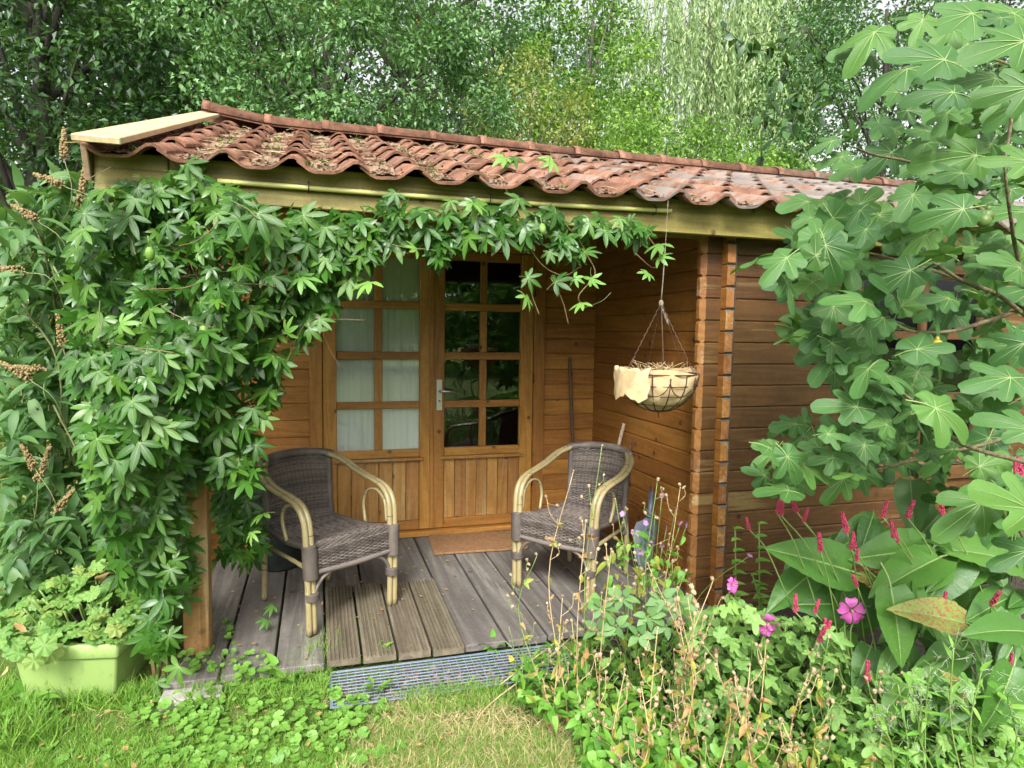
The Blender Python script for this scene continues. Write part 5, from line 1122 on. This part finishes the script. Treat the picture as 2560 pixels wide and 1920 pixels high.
for (x, y) in ((1395, 1130), (1415, 1110), (1430, 1070), (1470, 1130), (1483, 1135), (1440, 1140), (1405, 1170), (1378, 1152), (1366, 1150), (1430, 1180), (1385, 1195), (1620, 1200), (1345, 1110), (1460, 1100)):
    p = Vector(at(x, y, 2.75)); sm.tube(spline([p, p.lerp(groot, .45)+Vector((0, 0, .05)), groot+Vector(rv(.04))], 4), .002, 4, random.random()); inst('flower', PF, frame(p, rv()+UPV, -CW+rv(.5)+UPV*.4, 1.15), cm)
for (x, y) in sample_poly([(1330, 1170), (1480, 1150), (1500, 1330), (1300, 1380), (1290, 1250)], 90): leafobj(cm, 'leaf', YL if random.random() < .3 else WL, at(x, y, random.uniform(2.55, 2.8)), rv()+np.array([0, -.3, -.4]), UPV+rv(.4)-CW*.4, random.uniform(.035, .07))
sm.build('stems', STEM_G, cm)
# sapling with blue green oval leaves
sap = thing('sapling', 'young sapling with smooth blue green oval leaves', 'plant', tuple(on(1370, 1500, 2, GZ)))
SL_ = [shape([dict(L=1, w=.6, fold=.15, droop=d, base=.14, pw=.8)], [(0, 0, 0), (0, -.12, 0), (0, -.2, -.03)], .02, [L_SAP, M_VEIN], veins=.008) for d in (.1, .25)]
sm = MB(); root = Vector(on(1370, 1500, 2, GZ))
for (cx_, cy_, n_) in ((1300, 1310, 6), (1345, 1290, 6), (1430, 1290, 7), (1470, 1310, 6), (1400, 1330, 5), (1330, 1350, 6), (1440, 1350, 5), (1380, 1370, 5), (1290, 1360, 5)):
    c = Vector(at(cx_, cy_, 2.45)); sm.tube(spline([c, c.lerp(root, .5)+Vector((0, 0, .03)), root], 4), .003, 5, random.random())
    for k in range(n_):
        a = 2*pi*k/n_+random.uniform(-.3, .3); d = CR*math.cos(a)+CU*math.sin(a)*.7-CW*.3; leafobj(sap, 'leaf', SL_, c+Vector(d)*.012, d, -CW*.6+UPV*.7+rv(.25), random.uniform(.045, .062))
sm.build('stems', STEM_G, sap)
# upright dead-nettle stems by the wing wall
for gi, (bx, by, tx, ty, lab) in enumerate(((1590, 1330, 1588, 1140, 'leafy upright stem against the log corner'), (1640, 1340, 1640, 1130, 'taller leafy upright stem against the wing wall'), (1660, 1360, 1625, 1240, 'short leafy stem at the foot of the wing wall'))):
    b, tp = Vector(at(bx, by, 2.9)), Vector(at(tx, ty, 2.9)); g = Vector((b.x, b.y, GZ)); t = thing('leafy_stem', lab, 'plant', tuple(g), 'leafy stems by the wing wall'); m = MB(); m.tube([g, b, b.lerp(tp, .5), tp], .0035, 5); m.build('stem', STEM_G, t)
    for k in range(9):
        c = b.lerp(tp, k/8)
        for s in (-1, 1): leafobj(t, 'leaf', WL, c, np.array([s*(1 if k % 2 else .3), -.3*(k % 2)-.4, .15]), UPV-CW*.5+rv(.2), random.uniform(.04, .065)*(1.15-.5*k/8))
# low weeds along the border edge
weeds = thing('border_weeds', 'bright green low weeds spilling from the border onto the lawn', 'weeds', tuple(on(1250, 1520, 2, GZ)))
wpoly = [(1090, 1440), (1180, 1390), (1300, 1400), (1480, 1420), (1500, 1659), (1270, 1659), (1230, 1560), (1120, 1520)]
for (x, y) in sample_poly(wpoly, 290): leafobj(weeds, 'leaf', WL if random.random() < .9 else YL, on(x, y, 2, GZ+random.uniform(.03, .22)), rv(.8)+np.array([0, -.3, -.1]), UPV+rv(.35)-CW*.3, random.uniform(.03, .068))
v0, f0 = blade(1, .55, .25, .25, base=.14, pw=.7); nb_ = 2600; q = sample_poly([(1090, 1440), (1180, 1390), (1300, 1380), (1500, 1340), (1700, 1380), (2212, 1480), (2212, 1720), (1280, 1720), (1230, 1560), (1120, 1520)], nb_); pos = np.array([on(x, y, 2, GZ+random.uniform(.01, .16)) for x, y in q])
o = inst('inner_leaves', scatter_mesh('inner_leaves', v0, f0, pos, rng.normal(0, .7, (nb_, 3)), rng.normal(0, .35, (nb_, 3))+UPV, rng.uniform(.025, .055, nb_), rng.random(nb_), L_WEED), I4, weeds); o['kind'] = 'stuff'
tq = MB()
for k in range(60): x, y = sample_poly(wpoly, 1)[0]; p = on(x, y, 2, GZ); tq.tube(spline([p, p+np.array([random.gauss(0, .03), random.gauss(0, .03), .08]), p+np.array([random.gauss(0, .06), random.gauss(0, .05), .18])], 3), .002, 4, random.random())
tq.build('stems', STEM_G, weeds)
# willowherb with silky seed
wh = thing('willowherb', 'willowherb stems with white silky seed at the lower right', 'plant', tuple(at(2040, 1700, 2.0)))
sm = MB(); hair = MB()
WH = [shape([dict(L=1, w=.24, fold=.3, droop=.2, base=.1)], None, mats=[L_WEED])]
for (bx, tx, ty) in ((1950, 1940, 1480), (2000, 2010, 1440), (2080, 2060, 1400), (2110, 2120, 1450), (2030, 1990, 1520), (2150, 2170, 1480), (1930, 1890, 1560)):
    b, tp = Vector(at(bx, 1690, 1.95)), Vector(at(tx, ty, 1.9)); S = spline([b, b.lerp(tp, .5)+Vector(rv(.02)), tp], 6); sm.tube(S, .0022, 5, random.random())
    for k in range(3, 13):
        o_ = S[k]; leafobj(wh, 'leaf', WH, o_, rv(.7)+np.array([0, -.2, .3]), UPV+rv(.4)-CW*.3, random.uniform(.03, .06))
        d = Vector(rv()); d.z = abs(d.z)+.4; d.normalize(); sm.tube(spline([o_, o_+d*.03, o_+d*.055+Vector((0, 0, .01))], 2), .001, 3, random.random())
        if k > 6:
            for j in range(5): c = o_+d*random.uniform(.02, .06)+Vector(rv(.008)); e = Vector(rv(.012)); hair.tube([c, c+e*.6, c+e+Vector(rv(.004))], .0004, 3, random.random(), cap=False)
sm.build('stems', STEM_G, wh); h = hair.build('seed_silk', leafmat('white_silk', [(.75, .74, .7), (.8, .8, .76)], .6, .3, (.8, .8, .75)), wh); h['kind'] = 'stuff'
for (x, y) in sample_poly([(1800, 1500), (1950, 1440), (2212, 1460), (2212, 1700), (1780, 1700)], 270): leafobj(wh, 'leaf', MLF if random.random() < .5 else WL, at(x, y, random.uniform(1.95, 2.3)), rv(.7)+np.array([0, -.3, -.2]), UPV+rv(.3)-CW*.4, random.uniform(.03, .055))

# ------------------------------------------------------------------ lawn
def gpts(poly, n): return np.array([on(x, y, 2, GZ) for x, y in sample_poly(poly, n)])
gb = [(-.5, 0, 0), (.5, 0, 0), (.32, .55, .08), (-.32, .55, .08), (0, 1, .32)]; gf = [(0, 1, 2, 3), (3, 2, 4)]
def grass(polys, mat, name, lab, lean=.5):
    P_, S_ = [], []
    for poly, n, s0, s1 in polys: P_.append(gpts(poly, n)); S_.append(rng.uniform(s0, s1, n))
    P_ = np.concatenate(P_); S_ = np.concatenate(S_); n = len(P_); d = rng.normal(0, lean, (n, 3))*np.array([1, 1, .2])+UPV
    tv = [(x*.055, y, z) for x, y, z in gb]
    me = scatter_mesh(name, tv, gf, P_, d, rng.normal(0, 1, (n, 3))*np.array([1, 1, 0])+np.array([0, -.1, .05]), S_, rng.random(n), mat); tag(inst(name, me, I4), lab, 'grass', None, 'stuff')
lawn = [(-60, 1470), (330, 1480), (480, 1470), (720, 1480), (860, 1510), (1090, 1500), (1290, 1570), (1300, 1700), (-60, 1700)]
dry = [(740, 1659), (780, 1570), (860, 1520), (1010, 1500), (1130, 1530), (1230, 1580), (1260, 1700), (700, 1700)]
left = [(-60, 1520), (100, 1530), (220, 1590), (760, 1600), (700, 1700), (-60, 1700)]
grass([(lawn, 16000, .018, .045), (left, 12000, .03, .06), ([(-40, 1480), (60, 1490), (130, 1620), (-40, 1650)], 900, .08, .15), ([(150, 1490), (340, 1500), (330, 1540), (130, 1540)], 700, .06, .12), ([(380, 1440), (720, 1460), (700, 1520), (400, 1540)], 2600, .04, .1), ([(660, 1395), (735, 1400), (740, 1450), (650, 1450)], 420, .06, .13), ([(860, 1500), (1080, 1480), (1130, 1530), (880, 1550)], 1800, .03, .07), ([(700, 1659), (800, 1560), (1240, 1600), (1260, 1700)], 7000, .02, .05)], L_GRASS, 'lawn_grass', 'short green lawn grass in front of the deck', .55)
grass([(dry, 6500, .025, .07), (lawn, 2500, .02, .05)], L_HAY, 'dry_grass', 'patch of bleached dry grass in the lawn centre', 1.3)
# debris under and on the grating
nq = 700; q = np.stack([rng.uniform(-1.97, -.95, nq), rng.uniform(-1.98, -1.75, nq), rng.uniform(-.066, -.055, nq)], 1)
tag(inst('dead_debris', scatter_mesh('dead_debris', flake, [(0, 1, 2, 3)], q, rdir(nq), rdir(nq)*.4+UPV, rng.uniform(.012, .035, nq), rng.random(nq), M_LITTER), I4), 'brown dead leaf crumbs lying beneath the plastic grating', 'litter', None, 'stuff')
# ground ivy
iv = polar_leaf(lambda a: (.9+.07*math.cos(9*a))*(1-.6*math.exp(-((abs(a)-pi)/.3)**2)), 20, (.5, 1), -.12, .05, rad(170), mats=[L_IVY], wf=4)
tv = [tuple(v.co) for v in iv.vertices]; tf = [tuple(p_.vertices) for p_ in iv.polygons]; bpy.data.meshes.remove(iv)
ip = [([(370, 1500), (520, 1440), (640, 1430), (760, 1500), (850, 1520), (820, 1570), (700, 1640), (500, 1659), (300, 1640), (400, 1560)], 520, .05), ([(260, 1510), (480, 1490), (470, 1560), (300, 1580)], 120, .05), ([(0, 1500), (90, 1480), (130, 1540), (0, 1560)], 70, .07), ([(380, 1400), (500, 1330), (510, 1430), (420, 1460)], 90, .12), ([(600, 1659), (900, 1600), (760, 1659)], 40, .03), ([(90, 1600), (300, 1600), (600, 1659), (100, 1659)], 60, .03), ([(480, 1430), (560, 1400), (600, 1440), (500, 1480)], 70, .1)]
PP = np.concatenate([np.array([on(x, y, 2, GZ+random.uniform(.015, h)) for x, y in sample_poly(p_, n)]) for p_, n, h in ip]); n = len(PP)
tag(inst('ground_ivy', scatter_mesh('ground_ivy', tv, tf, PP, rng.normal(0, 1, (n, 3))*np.array([1, 1, .2]), rng.normal(0, .28, (n, 3))+UPV-CW*.25, rng.uniform(.009, .025, n), rng.random(n), L_IVY), I4), 'round leaved ground ivy creeping over the lawn edge', 'ground cover', None, 'stuff')
for (x, y, r, n, lab) in ((800, 1425, .07, 16, 'leafy weed rosette growing at the left end of the grating'), (1065, 1402, .06, 13, 'small leafy weed between grating and deck edge'), (620, 1470, .09, 14, 'broad leaved dock seedling at the lawn edge'), (815, 1490, .05, 12, 'tiny weed creeping over the grating front'), (60, 1520, .1, 14, 'broad leaved weed by the planter foot')):
    c = on(x, y, 2, -.04); t = thing('weed', lab, 'weed', tuple(c), 'weeds at the deck edge')
    for k in range(n):
        a = random.uniform(0, 6.28); d = np.array([math.cos(a), math.sin(a), random.uniform(.1, .9)]); leafobj(t, 'leaf', WL, c+d*r*random.uniform(.1, .8), d, UPV-d*.4+rv(.2), r*random.uniform(.55, .95))
# fallen straw on the lawn
st = MB(); a0 = on(1190, 1420, 2, GZ+.05); 
for q in ([(1230, 1380, .12), (1150, 1450, .07), (1040, 1540, .02), (985, 1659, .012)], [(1210, 1380, .15), (1130, 1440, .08), (1080, 1480, .03)]): st.tube(spline([on(x, y, 2, GZ+h) for x, y, h in q], 5), .003, 5, random.random())
tag(st.build('fallen_stem', STEM_D), 'long straw coloured stem fallen across the lawn', 'stem')

# crumbs and small dead leaves blown onto deck and lawn
nd_ = 150; q = np.stack([rng.uniform(-2.6, -.2, nd_), rng.uniform(-1.7, -.1, nd_), np.full(nd_, .006)], 1); q[:, 2] += np.where((q[:, 0] > -2.02) & (q[:, 0] < -1.4) & (q[:, 1] < -.87), .012, 0)
g2 = gpts([(0, 1530), (700, 1500), (1250, 1590), (1250, 1700), (0, 1700)], 110)+np.array([0, 0, .03]); q = np.concatenate([q, g2]); nd_ = len(q)
fl2 = [(-.25, 0, .05), (.25, 0, .02), (.34, .5, .12), (0, 1, .05), (-.34, .5, .1)]
tag(inst('fallen_leaves', scatter_mesh('fallen_leaves', fl2, [(0, 1, 2, 3, 4)], q, rdir(nd_)*np.array([1, 1, .15]), rdir(nd_)*.25+UPV, rng.uniform(.006, .026, nd_), rng.random(nd_), L_DEAD), I4), 'small dead leaves and crumbs blown over deck and lawn', 'litter', None, 'stuff')

# ------------------------------------------------------------------ trees behind the cabin
TLV = [(0, 0, 0), (.3, .42, .09), (0, 1, -.12), (-.3, .42, .09)]; TLF = [(0, 1, 2), (0, 2, 3)]
def tree(label, x, y, height, cz, rx, rz, nleaf, ls, mat, tmat=BARK, tr=.12, nclump=70, cr=.5, ry=None, berries=0, name='tree', cat='tree', lean=0.0, low=-1.0, group='trees behind the cabin'):
    t = thing(name, label, cat, (x, y, GZ), group); ry = ry or rx*.8; ls *= 1.12
    d = rdir(nclump*3); d = d[d[:, 2] > low][:nclump]; k = len(d); r = rng.uniform(.35, 1.0, k)**.6
    cc = np.array([x+lean, y, cz])+d*r[:, None]*np.array([rx, ry, rz]); rad_ = cr*rng.uniform(.6, 1.25, k)
    ci = rng.integers(0, k, nleaf); e = rdir(nleaf); rr = rng.random(nleaf)**.45
    pos = cc[ci]+e*(rad_[ci]*rr)[:, None]*np.array([1, 1, .72])
    nr = UPV*.8+e*.7+rng.normal(0, .45, (nleaf, 3)); yd = e+rng.normal(0, .6, (nleaf, 3))+np.array([0, 0, -.35])
    inst('crown', scatter_mesh('crown', TLV, TLF, pos, yd, nr, ls*rng.uniform(.65, 1.3, nleaf), np.clip(rng.random(nleaf)*.42+(rng.random(k)*.58)[ci], 0, .999), mat, smooth=False), I4, t)
    m = MB(); top = Vector((x+lean, y, min(height, cz+rz*.55))); b = Vector((x, y, GZ)); S = spline([b, b.lerp(top, .35)+Vector((random.gauss(0, .06), 0, 0)), b.lerp(top, .7)+Vector((random.gauss(0, .1), 0, 0)), top], 5); n_ = len(S)
    m.tube(S, [tr*(1-.8*i/n_) for i in range(n_)], 9); m.build('trunk', tmat, t); m = MB()
    for j in rng.choice(k, min(k, 26), replace=False):
        c = Vector(cc[j]); f = min(.95, max(.25, (c.z-GZ)/(top.z-GZ)-.25)); a = S[int(f*(n_-1))]; m.tube(spline([a, a.lerp(c, .5)+Vector((0, 0, -.05+.1*random.random())), c], 4), [tr*.32*(1-.85*i/8) for i in range(9)], 5)
    m.build('limbs', tmat, t)
    if berries:
        q = pos[rng.choice(nleaf, berries, replace=False)]+rng.normal(0, .02, (berries, 3)); m = MB(); m.blob((0, 0, 0), 1, 5, 3); tv = np.array(m.v); 
        o = inst('berries', scatter_mesh('berries', tv, m.f, q, rdir(berries), rdir(berries), .011, rng.random(berries), BERRY), I4, t); o['kind'] = 'stuff'
    return t, cc
def bx(dx, Y): return on(dx, 300, 1, Y)[0]
tree('tall dark tree at the far left edge', bx(60, 3.6), 3.6, 7, 3.6, 1.5, 3.4, 19000, .075, BG_DARK, tr=.17, nclump=90, cr=.55)
tree('dark leafy tree left of the roof end', bx(230, 6.0), 6.0, 8, 4.8, 1.9, 3.6, 27000, .09, BG_DARK, tr=.15, nclump=110, cr=.6)
tree('dense dark tree behind the loose ridge tile', bx(480, 7.5), 7.5, 9, 5.6, 2.1, 3.6, 27000, .095, BG_DARK, tr=.16, nclump=110, cr=.62)
tree('hawthorn with orange berries behind the left roof', bx(730, 3.6), 3.6, 6, 4.5, 2.0, 1.7, 26000, .062, BG_MID, tr=.09, nclump=120, cr=.42, berries=260)
tree('slim dark trunked tree left of the sky gap', bx(905, 9), 9, 13, 8.0, 1.7, 4.2, 9000, .1, BG_DARK, tr=.2, nclump=60, cr=.6)
tree('dark forked tree right of the sky gap', bx(1010, 12), 12, 14, 9.5, 2.2, 4.4, 9000, .12, BG_DARK, tr=.2, nclump=60, cr=.7)
tree('yellow brown tinged hazel behind the roof middle', bx(1150, 5.2), 5.2, 5.5, 4.3, 1.0, 1.7, 7500, .06, BG_OCH, BARK_G, .06, 60, .36)
tree('tall bright green ash right of the hazel', bx(1275, 7.5), 7.5, 9, 5.8, 1.35, 3.0, 11000, .085, BG_YEL, BARK_G, .1, 80, .45)
tree('bright green bush showing above the roof ridge', bx(1440, 5.0), 5.0, 5, 3.9, 1.9, 1.15, 15000, .062, BG_YEL, BARK_G, .06, 100, .4, name='shrub', cat='bush')
tree('yellow green bush above the right end of the ridge', bx(1640, 6.5), 6.5, 5, 4.2, 1.3, 1.25, 8500, .07, BG_YEL, BARK_G, .06, 70, .42, name='shrub', cat='bush')
tree('dark tree behind the willow, right of centre', bx(1690, 15), 15, 15, 11.5, 2.8, 4.2, 13000, .13, BG_DARK, tr=.22, nclump=80, cr=.8)
tree('mid green tree behind the fig branches', bx(1900, 6.2), 6.2, 9, 6.4, 2.5, 2.9, 17000, .085, BG_MID, tr=.13, nclump=120, cr=.55)
tree('dark tree at the upper right corner', bx(2150, 9), 9, 12, 8.0, 3.4, 4.2, 16000, .11, BG_DARK, tr=.18, nclump=100, cr=.75)
tree('broad pale green tree far behind the ridge centre', bx(1180, 20), 20, 16, 9.5, 4.2, 5.5, 13000, .17, BG_MID, tr=.25, nclump=80, cr=1.1)
tree('distant dark tree behind the hawthorn', bx(650, 16), 16, 14, 8.5, 4.5, 5.0, 12000, .16, BG_DARK, tr=.25, nclump=80, cr=1.0)
tree('distant dark tree at the far left', bx(150, 13), 13, 13, 7.0, 3.6, 4.6, 11000, .14, BG_DARK, tr=.25, nclump=80, cr=.9)
tree('yellowing low shrub at the left edge behind the butterfly bush', bx(40, 1.2), 1.2, 2.4, 1.1, .75, 1.15, 7000, .05, BG_OCH, BARK, .04, 60, .3, name='shrub', cat='bush')
tree('dark low shrub left of the cabin end', bx(150, 2.6), 2.6, 2.6, 1.3, .9, 1.3, 7000, .06, BG_DARK, BARK, .05, 60, .34, name='shrub', cat='bush')
tree('mid green shrub far left behind the vine', bx(-60, 4.5), 4.5, 3, 1.6, 1.3, 1.5, 7000, .07, BG_MID, BARK, .05, 60, .4, name='shrub', cat='bush')
# small dark branch hanging down onto the right roof
ob = thing('plum_tree', 'dark leaved plum whose branch hangs onto the right roof', 'tree', (bx(1880, 3.4), 3.4, GZ), 'trees behind the cabin')
PLM = [shape([dict(L=1, w=.62, fold=.2, droop=.25, base=.14, pw=.8)], None, mats=[BG_DARK])]; m = MB()
tp = Vector(on(1740, 60, 1, 1.6)); m.tube(spline([(bx(1880, 3.4), 3.4, GZ), (bx(1870, 3.4), 3.3, 2.5), (bx(1840, 3.0), 2.8, 4.6), tp], 5), [.02-.0008*i for i in range(16)], 7); m.build('trunk', BARK, ob)
for q in ([(1740, 60), (1690, 160), (1650, 260), (1645, 380)], [(1740, 60), (1780, 150), (1760, 250)], [(1740, 60), (1640, 110), (1560, 60)], [(1700, 140), (1720, 230), (1700, 300)]):
    S = spline([on(x, y, 1, 1.5-.5*(y > 250)) for x, y in q], 6); MB().tube(S, [.008-.0003*i for i in range(len(S))], 5).build('branch', BARK, ob)
    for k in range(34): p = random.choice(S[2:]); leafobj(ob, 'leaf', PLM, p+Vector(rv(.03)), rv(.6)+np.array([0, 0, -.6]), rv(.5)+UPV-CW*.4, random.uniform(.09, .15))
# weeping willow
wx_, wy_ = bx(1530, 13), 13.0; t = thing('weeping_willow', 'pale weeping willow with hanging strands behind the roof', 'tree', (wx_, wy_, GZ), 'trees behind the cabin')
m = MB(); m.tube(spline([(wx_, wy_, GZ), (wx_+.1, wy_, 4), (wx_-.1, wy_, 8), (wx_, wy_, 12)], 5), [.35-.018*i for i in range(16)], 9)
P_, Y_, V_ = [], [], []
for k in range(560):
    a = random.uniform(0, 6.28); r = math.sqrt(random.random())*3.3; ztop = 12.6-.22*r*r+random.uniform(-1.8, .8); L = random.uniform(1.5, 4.8); o_ = np.array([wx_+r*math.cos(a), wy_+r*math.sin(a)*.8, ztop]); vr = random.random()
    if k < 40: m.tube(spline([(wx_, wy_, 8+random.uniform(0, 2.5)), (wx_+r*.5*math.cos(a), wy_+r*.4*math.sin(a), ztop+.3), o_], 4), .018, 5)
    n_ = int(L*13); tt = np.linspace(0, 1, n_); sw = random.gauss(0, .25)
    P_.append(o_+np.stack([sw*tt**2+rng.normal(0, .03, n_), rng.normal(0, .03, n_), -L*tt], 1)); Y_.append(rng.normal(0, .35, (n_, 3))+np.array([0, 0, -1])); V_.append(np.full(n_, vr)*.6+rng.random(n_)*.4)
m.build('trunk', BARK_G, t); P_ = np.concatenate(P_); Y_ = np.concatenate(Y_); V_ = np.concatenate(V_); n = len(P_)
WLV = [(0, 0, 0), (.13, .42, .03), (0, 1, -.05), (-.13, .42, .03)]
inst('crown', scatter_mesh('crown', WLV, TLF, P_, Y_, rng.normal(0, 1, (n, 3))+UPV*.4-CW*.4, rng.uniform(.14, .24, n), np.clip(V_, 0, .999), BG_WIL, smooth=False), I4, t)
# garden behind the photographer, seen mirrored in the door glass
for x, y, lab in ((-8.5, -21, 'round mid green tree across the lawn, mirrored in the left door'), (-1.5, -23, 'broad green tree across the lawn, mirrored between the door leaves'), (6.0, -20, 'dark tree across the lawn, mirrored in the right door')):
    tree(lab, x, y, 5, 2.3, 4.2, 2.5, 7000, .3, BG_MID, tr=.2, nclump=90, cr=.9, group='trees across the lawn')

for o in bpy.data.objects:
    if o.parent is not None and o.name.split('.')[0] in ('stems', 'limbs', 'bristles'): o['kind'] = 'stuff'
